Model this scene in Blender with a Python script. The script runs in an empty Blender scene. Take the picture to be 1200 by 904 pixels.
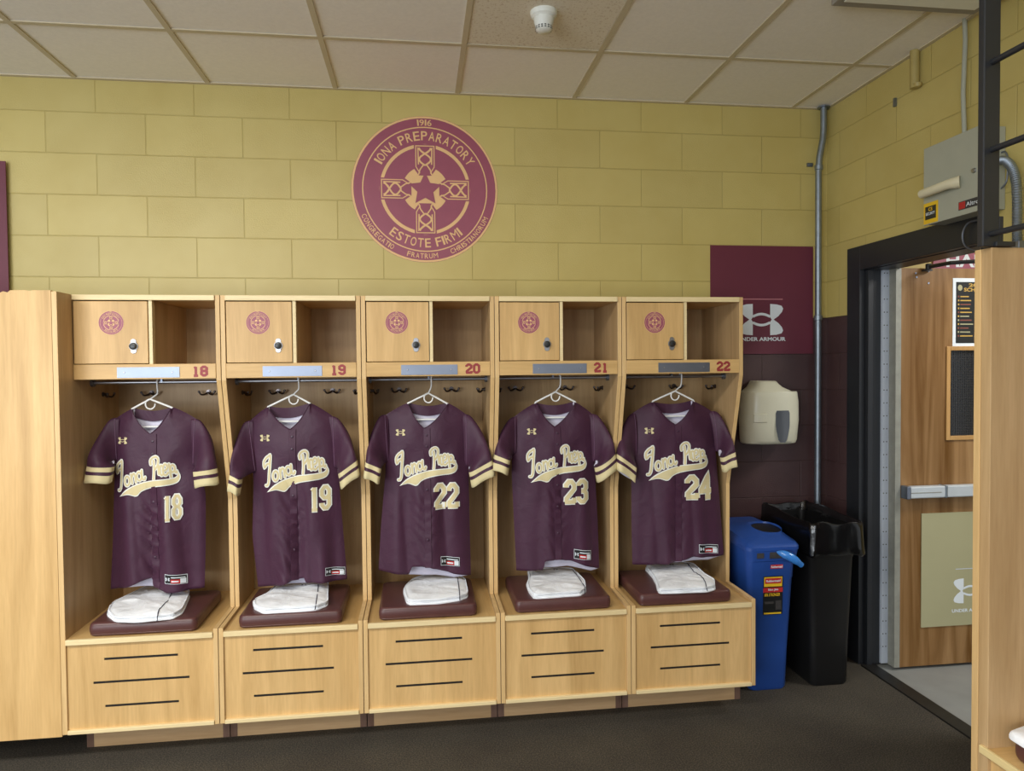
import bpy, bmesh, math, random
from mathutils import Vector, Matrix
random.seed(7)
PI = math.pi
SC = bpy.context.scene
COL = SC.collection

# ------------------------------------------------------------------ camera
F = 827.207
CAM = Vector((1.80174, -3.76675, 1.59741))
yaw, pit, rol = 0.131391, 0.025788, -0.0092012
_f0 = Vector((math.sin(yaw), math.cos(yaw), 0))
_r0 = Vector((math.cos(yaw), -math.sin(yaw), 0))
_fw = _f0 * math.cos(pit) + Vector((0, 0, -math.sin(pit)))
_up = _f0 * math.sin(pit) + Vector((0, 0, math.cos(pit)))
RT = _r0 * math.cos(rol) + _up * math.sin(rol)
UP = -_r0 * math.sin(rol) + _up * math.cos(rol)
FW = _fw
cam = bpy.data.objects.new('camera', bpy.data.cameras.new('camera'))
COL.objects.link(cam)
m = Matrix((RT, UP, -FW)).transposed().to_4x4()
m.translation = CAM
cam.matrix_world = m
cam.data.sensor_width = 36
cam.data.lens = F / 1200 * 36
cam.data.clip_start = .05
SC.camera = cam

def pt(px, py, Y):
    """surveyed point of the place on the plane y=Y"""
    d = FW + RT * ((px - 600) / F) - UP * ((py - 452) / F)
    t = (Y - CAM.y) / d.y
    return CAM + d * t
def ptz(px, py, Z):
    d = FW + RT * ((px - 600) / F) - UP * ((py - 452) / F)
    return CAM + d * ((Z - CAM.z) / d.z)

# ------------------------------------------------------------------ materials
def s2l(c):
    return tuple(((v / 255) / 12.92 if v / 255 <= .04045 else (((v / 255) + .055) / 1.055) ** 2.4) for v in c) + (1,)
class NT:
    def __init__(s, name, rough=.5, spec=.5, metal=0):
        s.m = bpy.data.materials.new(name); s.m.use_nodes = True
        s.n = s.m.node_tree.nodes; s.l = s.m.node_tree.links
        s.b = s.n['Principled BSDF']
        s.b.inputs['Roughness'].default_value = rough
        s.b.inputs['Specular IOR Level'].default_value = spec
        s.b.inputs['Metallic'].default_value = metal
    def node(s, t, **kw):
        n = s.n.new(t)
        for k, v in kw.items():
            if isinstance(k, str) and hasattr(n, k): setattr(n, k, v)
            else: n.inputs[k].default_value = v
        return n
    def link(s, a, b): s.l.new(a, b)
    def coords(s, scale=(1, 1, 1), loc=(0, 0, 0), kind='Object', rot=(0, 0, 0)):
        tc = s.node('ShaderNodeTexCoord'); mp = s.node('ShaderNodeMapping')
        mp.inputs['Scale'].default_value = scale; mp.inputs['Location'].default_value = loc; mp.inputs['Rotation'].default_value = rot
        s.link(tc.outputs[kind], mp.inputs['Vector']); return mp.outputs[0]
    def noise(s, vec, scale=5, detail=4, rough=.6, dist=0):
        n = s.node('ShaderNodeTexNoise'); n.inputs['Scale'].default_value = scale
        n.inputs['Detail'].default_value = detail; n.inputs['Roughness'].default_value = rough; n.inputs['Distortion'].default_value = dist
        s.link(vec, n.inputs['Vector']); return n.outputs['Fac']
    def ramp(s, fac, stops):
        r = s.node('ShaderNodeValToRGB'); e = r.color_ramp.elements
        while len(e) < len(stops): e.new(.5)
        for i, (p, c) in enumerate(stops): e[i].position = p; e[i].color = c
        s.link(fac, r.inputs[0]); return r.outputs[0]
    def mix(s, fac, a, b, mode='MIX'):
        n = s.node('ShaderNodeMix'); n.data_type = 'RGBA'; n.blend_type = mode
        for sock, v in ((n.inputs[0], fac), (n.inputs[6], a), (n.inputs[7], b)):
            if hasattr(v, 'links') or hasattr(v, 'is_linked'): s.link(v, sock)
            else: sock.default_value = v
        return n.outputs[2]
    def bump(s, h, strength=.2, dist=.01):
        b = s.node('ShaderNodeBump'); b.inputs['Strength'].default_value = strength; b.inputs['Distance'].default_value = dist
        s.link(h, b.inputs['Height']); s.link(b.outputs[0], s.b.inputs['Normal']); return b
    def col(s, c):
        if isinstance(c, tuple): s.b.inputs['Base Color'].default_value = c
        else: s.link(c, s.b.inputs['Base Color'])
        return s.m

def plain(name, rgb, rough=.5, spec=.5, metal=0, var=.06, nscale=12, bump=0, bscale=300):
    t = NT(name, rough, spec, metal)
    c = s2l(rgb); v = t.coords()
    a = tuple(x * (1 - var) for x in c[:3]) + (1,); b = tuple(min(1, x * (1 + var)) for x in c[:3]) + (1,)
    r = t.ramp(t.noise(v, nscale, 3), [(.3, a), (.7, b)])
    if bump: t.bump(t.noise(v, bscale, 2), bump, .001)
    return t.col(r)

def wood(name, rgb, axis='z', rough=.38, contrast=.16, dark=None, fleck=.5):
    t = NT(name, rough, .35)
    st = {'z': (1, 1, .07), 'x': (.07, 1, 1), 'y': (1, .07, 1)}[axis]
    oi = t.node('ShaderNodeObjectInfo')
    tc = t.node('ShaderNodeTexCoord'); ad = t.node('ShaderNodeVectorMath', operation='ADD')
    sc = t.node('ShaderNodeVectorMath', operation='SCALE'); cx = t.node('ShaderNodeCombineXYZ')
    for i in range(3): t.link(oi.outputs['Random'], cx.inputs[i])
    t.link(cx.outputs[0], sc.inputs[0]); sc.inputs['Scale'].default_value = 7.3
    t.link(tc.outputs['Object'], ad.inputs[0]); t.link(sc.outputs[0], ad.inputs[1])
    mp = t.node('ShaderNodeMapping'); mp.inputs['Scale'].default_value = st; t.link(ad.outputs[0], mp.inputs['Vector'])
    v = mp.outputs[0]
    base = s2l(rgb)
    lo = tuple(x * (1 - contrast * k) for x, k in zip(base[:3], (1, 1.25, 1.7))) + (1,)
    hi = tuple(min(1, x * (1 + contrast * .6)) for x in base[:3]) + (1,)
    broad = t.ramp(t.noise(v, 9, 4, .55, 1.2), [(.3, lo), (.68, hi)])
    fine = t.ramp(t.noise(v, 130, 2, .6), [(.25, (.86, .82, .76, 1)), (.6, (1, 1, 1, 1))])
    c = t.mix(.55, broad, fine, 'MULTIPLY')
    v2 = t.node('ShaderNodeMapping'); v2.inputs['Scale'].default_value = tuple(max(q, .25) for q in st); t.link(ad.outputs[0], v2.inputs['Vector'])
    blot = t.ramp(t.noise(v2.outputs[0], 5, 3, .6), [(.35, (.93, .88, .8, 1)), (.6, (1, 1, 1, 1))])
    c = t.mix(fleck, c, blot, 'MULTIPLY')
    t.bump(t.noise(v, 130, 2), .06, .001)
    return t.col(c)

def cmu(name, xaxis, xoff):
    """painted concrete block: mustard over dark maroon brown"""
    t = NT(name, .42, .5)
    tc = t.node('ShaderNodeTexCoord'); sp = t.node('ShaderNodeSeparateXYZ'); t.link(tc.outputs['Object'], sp.inputs[0])
    cb = t.node('ShaderNodeCombineXYZ')
    ma = t.node('ShaderNodeMath', operation='MULTIPLY_ADD'); t.link(sp.outputs[xaxis], ma.inputs[0])
    ma.inputs[1].default_value = 1 if xaxis == 'X' else -1; ma.inputs[2].default_value = xoff + 4.6544
    mz = t.node('ShaderNodeMath', operation='ADD'); t.link(sp.outputs['Z'], mz.inputs[0]); mz.inputs[1].default_value = -2.88 + 14 * .2032
    nz = t.noise(tc.outputs['Object'], 14, 2)
    w = t.node('ShaderNodeMath', operation='MULTIPLY_ADD'); t.link(nz, w.inputs[0]); w.inputs[1].default_value = .004; t.link(mz.outputs[0], w.inputs[2])
    t.link(ma.outputs[0], cb.inputs[0]); t.link(w.outputs[0], cb.inputs[1])
    br = t.node('ShaderNodeTexBrick'); t.link(cb.outputs[0], br.inputs['Vector'])
    for k, v in (('Scale', 1), ('Mortar Size', .0032), ('Mortar Smooth', .6), ('Brick Width', .46544), ('Row Height', .2032), ('Bias', 0)): br.inputs[k].default_value = v
    br.inputs['Color1'].default_value = (.95, .95, .95, 1); br.inputs['Color2'].default_value = (1.03, 1.03, 1.0, 1); br.inputs['Mortar'].default_value = (.84, .83, .76, 1)
    br.offset = .5; br.offset_frequency = 2
    gt = t.node('ShaderNodeMath', operation='GREATER_THAN'); t.link(sp.outputs['Z'], gt.inputs[0]); gt.inputs[1].default_value = 1.864
    vv = t.coords()
    yel = t.ramp(t.noise(vv, 3, 3), [(.3, s2l((196, 177, 106))), (.7, s2l((204, 187, 118)))])
    brn = t.ramp(t.noise(vv, 4, 3), [(.3, s2l((72, 50, 52))), (.7, s2l((82, 60, 60)))])
    c = t.mix(gt.outputs[0], brn, yel)
    c = t.mix(1.0, c, br.outputs['Color'], 'MULTIPLY')
    # height: mortar groove, painted block pores
    po = t.noise(vv, 170, 2, .5); pm = t.noise(vv, 2.2, 2)
    pg = t.ramp(pm, [(.45, (.15, .15, .15, 1)), (.62, (1, 1, 1, 1))])
    pp = t.node('ShaderNodeMath', operation='MULTIPLY'); t.link(po, pp.inputs[0]); t.link(pg, pp.inputs[1])
    h = t.node('ShaderNodeMath', operation='MULTIPLY_ADD'); t.link(br.outputs['Fac'], h.inputs[0]); h.inputs[1].default_value = -1.6; t.link(pp.outputs[0], h.inputs[2])
    t.bump(h.outputs[0], .55, .003)
    return t.col(c)

M = {}
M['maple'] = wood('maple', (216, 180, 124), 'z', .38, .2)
M['maple_h'] = wood('maple horizontal', (218, 182, 124), 'x')
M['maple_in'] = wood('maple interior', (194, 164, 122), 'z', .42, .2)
M['maple_y'] = wood('maple depthwise', (212, 176, 118), 'y')
M['edge'] = wood('maple edge band', (222, 188, 134), 'z', .4, .1)
M['edge_h'] = wood('pale edge trim', (236, 216, 168), 'x', .4, .06)
M['edge_y'] = wood('pale edge trim depthwise', (236, 216, 160), 'y', .4, .06)
M['kick'] = wood('kick board', (196, 164, 124), 'x', .5, .14)
M['kickdark'] = wood('kick filler', (118, 92, 80), 'z', .6, .3)
M['black'] = plain('slot shade black', (20, 16, 14), .8)
M['oak'] = wood('oak door', (150, 118, 80), 'z', .4, .55, fleck=.9)
M['oakframe'] = wood('oak glazing frame', (190, 150, 96), 'z', .4, .15)
M['vinyl'] = plain('maroon vinyl', (86, 52, 50), .36, .5, 0, .08, 20, .25, 500)
M['jersey'] = None
def fabric(name, rgb, bump=.25, rough=.72, spec=.3):
    t = NT(name, rough, spec)
    t.b.inputs['Sheen Weight'].default_value = .03
    v = t.coords()
    c = s2l(rgb)
    r = t.ramp(t.noise(v, 7, 3), [(.3, tuple(x * .9 for x in c[:3]) + (1,)), (.7, tuple(x * 1.1 for x in c[:3]) + (1,))])
    n1 = t.noise(v, 16, 3, .5, .8)
    n2 = t.noise(v, 700, 1)
    a = t.node('ShaderNodeMath', operation='MULTIPLY_ADD'); t.link(n2, a.inputs[0]); a.inputs[1].default_value = .05; t.link(n1, a.inputs[2])
    t.bump(a.outputs[0], bump, .012)
    return t.col(r)
M['jersey'] = fabric('maroon jersey knit', (68, 36, 57), .28, .55, .35)
M['gold'] = fabric('vegas gold twill', (216, 202, 156), .12)
M['lining'] = fabric('pale lining', (214, 210, 226), .2)
M['outline'] = fabric('white twill border', (232, 232, 224), .08)
M['pants'] = fabric('white knit', (248, 251, 255), .5)
M['piping'] = plain('dark piping', (44, 38, 62), .7)
M['seam'] = plain('seam thread', (112, 78, 104), .6)
M['button'] = plain('maroon button', (62, 34, 54), .35)
M['hanger'] = plain('white hanger plastic', (240, 240, 236), .35, .5, 0, .02)
M['chrome'] = plain('chrome', (170, 172, 178), .4, .5, 1, .03)
M['hook'] = plain('dark nickel hook', (98, 92, 92), .28, .5, 1, .1)
M['alu'] = plain('brushed aluminium', (140, 148, 164), .45, .5, 1, .05)
M['blackknob'] = plain('black dial', (34, 36, 36), .3)
M['wall'] = cmu('painted block back', 'X', 0)
M['wallr'] = cmu('painted block side', 'Y', -.121)
M['tile'] = plain('ceiling tile', (246, 242, 234), .9, .2, 0, .03, 60, .4, 160)
M['tee'] = plain('ceiling tee', (206, 194, 166), .6, .4, 0, .03)
M['fixture'] = plain('light fixture housing', (150, 144, 134), .6)
M['emblem_maroon'] = plain('emblem maroon', (156, 80, 100), .45, .5, 0, .05)
M['emblem_gold'] = plain('emblem gold', (236, 194, 138), .5, .4, 0, .03)
M['maroon_print'] = plain('maroon print', (150, 52, 54), .5)
M['poster'] = plain('maroon poster', (106, 46, 62), .5, .4, 0, .04, 3)
M['white'] = plain('white print', (226, 234, 240), .6, .3, 0, .02)
M['pinkline'] = plain('rose line', (186, 120, 128), .6)
M['tan'] = plain('tan sign', (172, 168, 132), .5, .4, 0, .03, 3)
M['blackmetal'] = plain('black painted steel', (38, 40, 44), .42, .5, 0, .08)
M['blackframe'] = plain('black door frame paint', (34, 36, 40), .42, .5, 0, .08)
M['galv'] = plain('galvanised conduit', (150, 160, 170), .5, .5, 1, .1, 30)
M['hinge'] = plain('pale steel hinge', (206, 214, 226), .45, .5, .2, .03)
M['hinge2'] = plain('worn grey steel', (150, 150, 140), .5, .5, .2, .1, 20)
M['cream'] = plain('cream plastic', (214, 212, 190), .3, .5, 0, .02)
M['smoke'] = plain('smoked window', (84, 88, 94), .15, .6)
M['panel'] = plain('grey enamel', (170, 172, 156), .45, .5, 0, .03)
M['blue'] = plain('blue plastic', (36, 74, 150), .42, .5, 0, .05, 8)
M['bluebag'] = plain('shiny blue film', (60, 130, 210), .16, .7, 0, .15, 40, .6, 60)
M['binblack'] = plain('black plastic', (22, 22, 23), .42, .5, 0, .1)
M['bag'] = plain('black liner film', (14, 14, 15), .2, .6, 0, .1, 20, .6, 30)
M['hallfloor'] = plain('grey concrete', (140, 142, 140), .5, .4, 0, .08, 5)
M['hallwall'] = plain('tan hall wall', (190, 172, 112), .6, .4, 0, .03)
M['threshold'] = plain('dark metal threshold', (50, 48, 46), .45, .5, .6, .2, 40)
M['yellowsticker'] = plain('yellow sticker', (232, 190, 40), .5)
M['red'] = plain('red print', (186, 44, 44), .5)
M['darkgrey'] = plain('dark grey print', (60, 58, 58), .6)
M['stubpaint'] = plain('mustard painted pipe', (176, 158, 96), .5)
M['whiteplastic'] = plain('white plastic', (238, 240, 232), .4, .5, 0, .02)
M['beige'] = plain('beige plastic', (216, 208, 176), .4, .5, 0, .02)
# rubber floor
t = NT('flecked rubber', .82, .25)
v = t.coords()
base = t.ramp(t.noise(v, 3, 3), [(.3, s2l((64, 60, 54))), (.7, s2l((74, 70, 62)))])
fl = t.ramp(t.noise(v, 170, 2, .8), [(.44, (.62, .62, .62, 1)), (.62, (1.9, 1.8, 1.7, 1))])
c = t.mix(.8, base, fl, 'MULTIPLY')
t.bump(t.noise(v, 300, 2), .5, .002)
M['rubber'] = t.col(c)

# ------------------------------------------------------------------ mesh helpers
class MB:
    def __init__(s): s.v = []; s.f = []; s.mi = []
    def add(s, vs, fs, mi=0):
        o = len(s.v); s.v += [Vector(a) for a in vs]
        for f in fs: s.f.append([i + o for i in f]); s.mi.append(mi)
        return s
    def box(s, x0, x1, y0, y1, z0, z1, mi=0):
        if x0 > x1: x0, x1 = x1, x0
        if y0 > y1: y0, y1 = y1, y0
        if z0 > z1: z0, z1 = z1, z0
        vs = [(x, y, z) for z in (z0, z1) for x, y in ((x0, y0), (x1, y0), (x1, y1), (x0, y1))]
        return s.add(vs, [(3, 2, 1, 0), (4, 5, 6, 7), (0, 1, 5, 4), (1, 2, 6, 5), (2, 3, 7, 6), (3, 0, 4, 7)], mi)
    def prism(s, poly, axis, a, b, mi=0, capmi=None):
        """poly in the two other axes (in order), extruded along axis from a to b"""
        def P(u, w, h): return {'x': (h, u, w), 'y': (u, h, w), 'z': (u, w, h)}[axis]
        n = len(poly)
        vs = [P(u, w, a) for u, w in poly] + [P(u, w, b) for u, w in poly]
        s.add(vs, [(i, (i + 1) % n, n + (i + 1) % n, n + i) for i in range(n)], mi)
        o = len(s.v) - 2 * n
        for f in (list(range(n))[::-1], list(range(n, 2 * n))): s.f.append([i + o for i in f]); s.mi.append(mi if capmi is None else capmi)
        return s
    def tube(s, pts, r, seg=10, mi=0, cap=True):
        pts = [Vector(p) for p in pts]; n = len(pts)
        rs = r if isinstance(r, (list, tuple)) else [r] * n
        vs = []; prev = None
        for i, p in enumerate(pts):
            d = (pts[min(i + 1, n - 1)] - pts[max(i - 1, 0)]).normalized()
            if prev is None:
                a = Vector((0, 0, 1)) if abs(d.z) < .9 else Vector((1, 0, 0))
                u = d.cross(a).normalized()
            else:
                u = (prev - d * prev.dot(d)).normalized()
            prev = u; w = d.cross(u)
            for k in range(seg):
                t = 2 * PI * k / seg
                vs.append(p + (u * math.cos(t) + w * math.sin(t)) * rs[i])
        fs = [(i * seg + k, i * seg + (k + 1) % seg, (i + 1) * seg + (k + 1) % seg, (i + 1) * seg + k) for i in range(n - 1) for k in range(seg)]
        if cap: fs += [list(range(seg))[::-1], list(range((n - 1) * seg, n * seg))]
        return s.add(vs, fs, mi)
    def lathe(s, prof, c, axis='z', seg=32, mi=0):
        """prof: (radius, height) along axis from c"""
        vs = []; c = Vector(c)
        for r, h in prof:
            for k in range(seg):
                t = 2 * PI * k / seg; a, b = r * math.cos(t), r * math.sin(t)
                vs.append(c + Vector({'z': (a, b, h), 'y': (a, h, b), 'x': (h, a, b)}[axis]))
        n = len(prof)
        fs = [(i * seg + k, i * seg + (k + 1) % seg, (i + 1) * seg + (k + 1) % seg, (i + 1) * seg + k) for i in range(n - 1) for k in range(seg)]
        fs += [list(range(seg))[::-1], list(range((n - 1) * seg, n * seg))]
        return s.add(vs, fs, mi)
    def loft(s, rings, mi=0, cap0=True, cap1=True):
        n = len(rings[0]); vs = [p for r in rings for p in r]
        fs = [(i * n + k, i * n + (k + 1) % n, (i + 1) * n + (k + 1) % n, (i + 1) * n + k) for i in range(len(rings) - 1) for k in range(n)]
        if cap0: fs.append(list(range(n))[::-1])
        if cap1: fs.append(list(range((len(rings) - 1) * n, len(rings) * n)))
        return s.add(vs, fs, mi)

def rrect(x0, x1, y0, y1, z, r, n=5):
    out = []
    for cx, cy, a0 in ((x1 - r, y1 - r, 0), (x0 + r, y1 - r, PI / 2), (x0 + r, y0 + r, PI), (x1 - r, y0 + r, 1.5 * PI)):
        for k in range(n + 1):
            a = a0 + PI / 2 * k / n; out.append((cx + r * math.cos(a), cy + r * math.sin(a), z))
    return out

def build(name, mb, mats, root=None, parent=None, smooth=False, bevel=0, solid=None, sub=0, wn=False, fixn=True, bseg=2):
    """link one mesh object; vertices are given in world space, stored relative to the thing's base"""
    me = bpy.data.meshes.new(name)
    off = root.matrix_basis.translation if root is not None else Vector((0, 0, 0))
    me.from_pydata([v - off for v in mb.v], [], mb.f)
    if not isinstance(mats, (list, tuple)): mats = [mats]
    for m_ in mats: me.materials.append(M[m_] if isinstance(m_, str) else m_)
    for p, i in zip(me.polygons, mb.mi): p.material_index = i
    bm = bmesh.new(); bm.from_mesh(me)
    if fixn == 'weld': bmesh.ops.remove_doubles(bm, verts=bm.verts, dist=1e-5)
    if fixn: bmesh.ops.recalc_face_normals(bm, faces=bm.faces)
    if smooth:
        for f in bm.faces: f.smooth = True
        for e in bm.edges:
            if len(e.link_faces) == 2 and e.calc_face_angle(0) > math.radians(40): e.smooth = False
    bm.to_mesh(me); bm.free()
    o = bpy.data.objects.new(name, me); COL.objects.link(o)
    if parent is not None: o.parent = parent
    elif root is not None: o.parent = root
    if sub:
        md = o.modifiers.new('s', 'SUBSURF'); md.levels = sub; md.render_levels = sub
    if bevel:
        md = o.modifiers.new('b', 'BEVEL'); md.width = bevel; md.segments = bseg; md.limit_method = 'ANGLE'
    if solid:
        md = o.modifiers.new('t', 'SOLIDIFY'); md.thickness = solid[0]; md.offset = -1
        md.material_offset = solid[1]; md.material_offset_rim = 0
    return o
def thing(name, label, cat, loc, group=None):
    o = bpy.data.objects.new(name, None); COL.objects.link(o); o.location = loc
    o['label'] = label; o['category'] = cat; o.empty_display_size = .05
    if group: o['group'] = group
    return o
def tag(o, label, cat, group=None):
    o['label'] = label; o['category'] = cat
    if group: o['group'] = group
    return o
def struct(o): o['kind'] = 'structure'; return o
def single(name, mb, mats, loc, label, cat, group=None, **kw):
    """a thing that is one mesh: origin at its base"""
    loc = Vector(loc); q = MB(); q.v = [v - loc for v in mb.v]; q.f = mb.f; q.mi = mb.mi
    o = build(name, q, mats, **kw); o.location = loc
    return tag(o, label, cat, group)

# flat lettering -----------------------------------------------------------
_tc = {}
def glyphs(txt, bold=.0):
    key = (txt, bold)
    if key in _tc: return _tc[key]
    cu = bpy.data.curves.new('t', 'FONT'); cu.body = txt; cu.size = 1; cu.offset = bold; cu.resolution_u = 3
    ob = bpy.data.objects.new('t', cu)
    me = bpy.data.meshes.new_from_object(ob)
    vs = [(v.co.x, v.co.y) for v in me.vertices]; fs = [list(p.vertices) for p in me.polygons]
    bpy.data.objects.remove(ob); bpy.data.curves.remove(cu); bpy.data.meshes.remove(me)
    _tc[key] = (vs, fs); return _tc[key]
def text(mb, txt, box, fn, mi=0, bold=0.0):
    """fit txt in box (u0,v0,u1,v1); fn maps (u,v) -> 3D"""
    vs, fs = glyphs(txt, bold)
    if not vs: return
    a0 = min(v[0] for v in vs); a1 = max(v[0] for v in vs); b0 = min(v[1] for v in vs); b1 = max(v[1] for v in vs)
    u0, v0, u1, v1 = box
    mb.add([fn(u0 + (x - a0) / (a1 - a0) * (u1 - u0), v0 + (y - b0) / max(b1 - b0, 1e-6) * (v1 - v0)) for x, y in vs], fs, mi)
def arc_text(mb, txt, cx, cz, r, h, a_mid, step, fn, mi, inward=False, wf=.62, bold=.01):
    n = len(txt)
    widths = [.35 if c in 'I1' else (.5 if c == ' ' else (1.25 if c == 'M' else 1)) for c in txt]
    tot = sum(widths); cur = -tot / 2
    for ch, w in zip(txt, widths):
        a = cur + w / 2; cur += w
        if ch == ' ': continue
        ang = a_mid + (a * step if inward else -a * step)
        vs, fs = glyphs(ch, 0 if ch == 'M' else bold)
        a0 = min(v[0] for v in vs); a1 = max(v[0] for v in vs); b0 = min(v[1] for v in vs); b1 = max(v[1] for v in vs)
        W = r * step * w * .8
        ca, sa = math.cos(ang), math.sin(ang)
        out = []
        for x, y in vs:
            lx = ((x - a0) / (a1 - a0) - .5) * W; ly = ((y - b0) / (b1 - b0) - .5) * h
            if inward: out.append(fn(cx + ca * (r - ly) - sa * lx * 1, cz + sa * (r - ly) + ca * lx))
            else: out.append(fn(cx + ca * (r + ly) + sa * lx, cz + sa * (r + ly) - ca * lx))
        mb.add(out, fs, mi)
def ribbon(mb, pts, w, fn, mi=0, step=None, cap=True):
    """flat stroke with mitred joints, mapped through fn"""
    P = [Vector((a, b)) for a, b in pts]
    if step:
        Q = [P[0]]
        for a, b in zip(P, P[1:]):
            n = max(1, int((b - a).length / step))
            Q += [a + (b - a) * (k / n) for k in range(1, n + 1)]
        P = Q
    closed = (P[0] - P[-1]).length < 1e-9
    n = len(P); L = []; Rr = []
    for i, p in enumerate(P):
        a = P[i - 1] if i > 0 else (P[-2] if closed else None)
        b = P[i + 1] if i < n - 1 else (P[1] if closed else None)
        d1 = (p - a).normalized() if a is not None else None
        d2 = (b - p).normalized() if b is not None else None
        if d1 is None: d1 = d2
        if d2 is None: d2 = d1
        t = (d1 + d2)
        t = t.normalized() if t.length > 1e-6 else d1
        nrm = Vector((-t.y, t.x)); k = max(.45, nrm.dot(Vector((-d1.y, d1.x))))
        L.append(p + nrm * (w / 2 / k)); Rr.append(p - nrm * (w / 2 / k))
    vs = [fn(q.x, q.y) for q in L] + [fn(q.x, q.y) for q in Rr]
    mb.add(vs, [(i, i + 1, n + i + 1, n + i) for i in range(n - 1)], mi)
    if cap and not closed:
        for p in (P[0], P[-1]):
            mb.add([fn(p.x + w / 2 * math.cos(2 * PI * k / 10), p.y + w / 2 * math.sin(2 * PI * k / 10)) for k in range(10)], [list(range(10))], mi)
def arc(cx, cy, r, a0, a1, n=24, ry=None):
    ry = r if ry is None else ry
    return [(cx + r * math.cos(math.radians(a0 + (a1 - a0) * k / n)), cy + ry * math.sin(math.radians(a0 + (a1 - a0) * k / n))) for k in range(n + 1)]
def spline(pts, n=6):
    out = []
    P = [pts[0]] + list(pts) + [pts[-1]]
    for i in range(1, len(P) - 2):
        p0, p1, p2, p3 = P[i - 1], P[i], P[i + 1], P[i + 2]
        for k in range(n):
            t = k / n
            out.append(tuple(.5 * ((2 * p1[j]) + (-p0[j] + p2[j]) * t + (2 * p0[j] - 5 * p1[j] + 4 * p2[j] - p3[j]) * t * t + (-p0[j] + 3 * p1[j] - 3 * p2[j] + p3[j]) * t ** 3) for j in range(len(p1))))
    out.append(tuple(pts[-1])); return out
def poly(mb, pts, fn, mi=0):
    mb.add([fn(a, b) for a, b in pts], [list(range(len(pts)))], mi)

# block numerals (cell 10 wide x 16 high, slab varsity shapes) -------------
DIG = {
 '0': [[(2, 4), (2, 12), (4, 14), (6, 14), (8, 12), (8, 4), (6, 2), (4, 2), (2, 4)]],
 '1': [[(5.2, 2), (5.2, 14.2)], [(5.4, 13.3), (3.2, 12.2)], [(2.8, 1.5), (7.6, 1.5)]],
 '2': [[(2, 10.6), (2, 12), (4, 14), (6, 14), (8, 12), (8, 9.6), (2.4, 4.2), (2.2, 2)], [(1.2, 2), (8.9, 2)], [(8.2, 1.4), (8.2, 4.4)]],
 '3': [[(2, 11.4), (2, 12.4), (4, 14), (6, 14), (8, 12.4), (8, 9.8), (6.6, 8.2), (4.2, 8.2)], [(6.6, 8.2), (8, 6.6), (8, 3.6), (6, 2), (4, 2), (2, 3.6), (2, 5)]],
 '4': [[(6.6, 2), (6.6, 14.2), (1.8, 6.4), (1.8, 5.4), (9.2, 5.4)], [(4.6, 1.5), (8.8, 1.5)]],
 '8': [[(4, 8.2), (2, 9.8), (2, 12.2), (4, 14), (6, 14), (8, 12.2), (8, 9.8), (6, 8.2), (4, 8.2)], [(4, 8.2), (2, 6.6), (2, 3.8), (4, 2), (6, 2), (8, 3.8), (8, 6.6), (6, 8.2), (4, 8.2)]],
 '9': [[(8, 8.4), (8, 3.8), (6, 2), (4, 2), (2, 3.8), (2, 5)], [(8, 9.4), (8, 12.2), (6, 14), (4, 14), (2, 12.2), (2, 9.4), (4, 7.8), (6, 7.8), (8, 9.4)]],
}
def number(mb, s, box, fn, w, mi=0, step=None):
    u0, v0, u1, v1 = box; n = len(s); cw = (u1 - u0) / n
    for i, ch in enumerate(s):
        for si, st in enumerate(DIG[ch]):
            fs_ = (lambda k_: (lambda u, w_: fn(u, w_) + Vector((0, -.0002 * k_, 0))))(si + 2 * (i % 2))
            Q = [(u0 + i * cw + cw * (x - .4) / 9.4, v0 + (v1 - v0) * (y - .3) / 15.4) for x, y in st]
            ribbon(mb, Q, w, fs_, mi, step, cap=False)
            if ch in '23459' and Q[0] != Q[-1]: pass
def armour_mark(mb, cx, cz, w, fn, mi=0, n=10):
    """interlocking arcs mark, w wide; designed in units of half width"""
    s = w / 2
    def g(a, b): return fn(cx + a * s, cz + b * s)
    lobe = [(.42, .68)] + spline([(.42, .68), (.78, .66), (1.0, .56), (1.0, .40), (.86, .22), (.56, 0.0)], 4) + spline([(.56, 0), (.86, -.22), (1.0, -.42), (.98, -.56), (.74, -.64), (.40, -.70)], 4) + [(.42, -.70)]
    inner = [(.42, -.28)] + [(.42 + .06 * 0, .0)] + [(.42, .28)]
    for sg in (1, -1):
        up = [(.40, .68), (.70, .66), (.93, .60), (1.0, .48), (.95, .34), (.78, .15), (.56, 0), (.40, .12)]
        dn = [(.40, -.12), (.56, 0), (.78, -.15), (.95, -.34), (1.0, -.48), (.93, -.60), (.70, -.66), (.40, -.68)]
        q = up[:7] + dn[2:] + [(.40, -.20), (.47, 0), (.40, .20)]
        for a0_, q_ in ((0, [(.40, .68), (.70, .66), (.93, .60), (1.0, .48), (.95, .34), (.78, .15), (.56, 0), (.47, 0), (.40, .10)]), (1, [(.40, -.10), (.47, 0), (.56, 0), (.78, -.15), (.95, -.34), (1.0, -.48), (.93, -.60), (.70, -.66), (.40, -.68)])):
            q_ = [(a * sg, b) for a, b in q_]
            mb.add([g(a, b) for a, b in (q_ if sg == 1 else q_[::-1])], [list(range(len(q_)))], mi)
    for sg in (1, -1):
        ribbon(mb, [(a, b * sg) for a, b in spline([(-.40, .13), (-.2, .21), (0, .24), (.2, .21), (.40, .13)], 3)], .11, g, mi, cap=False)

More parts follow.
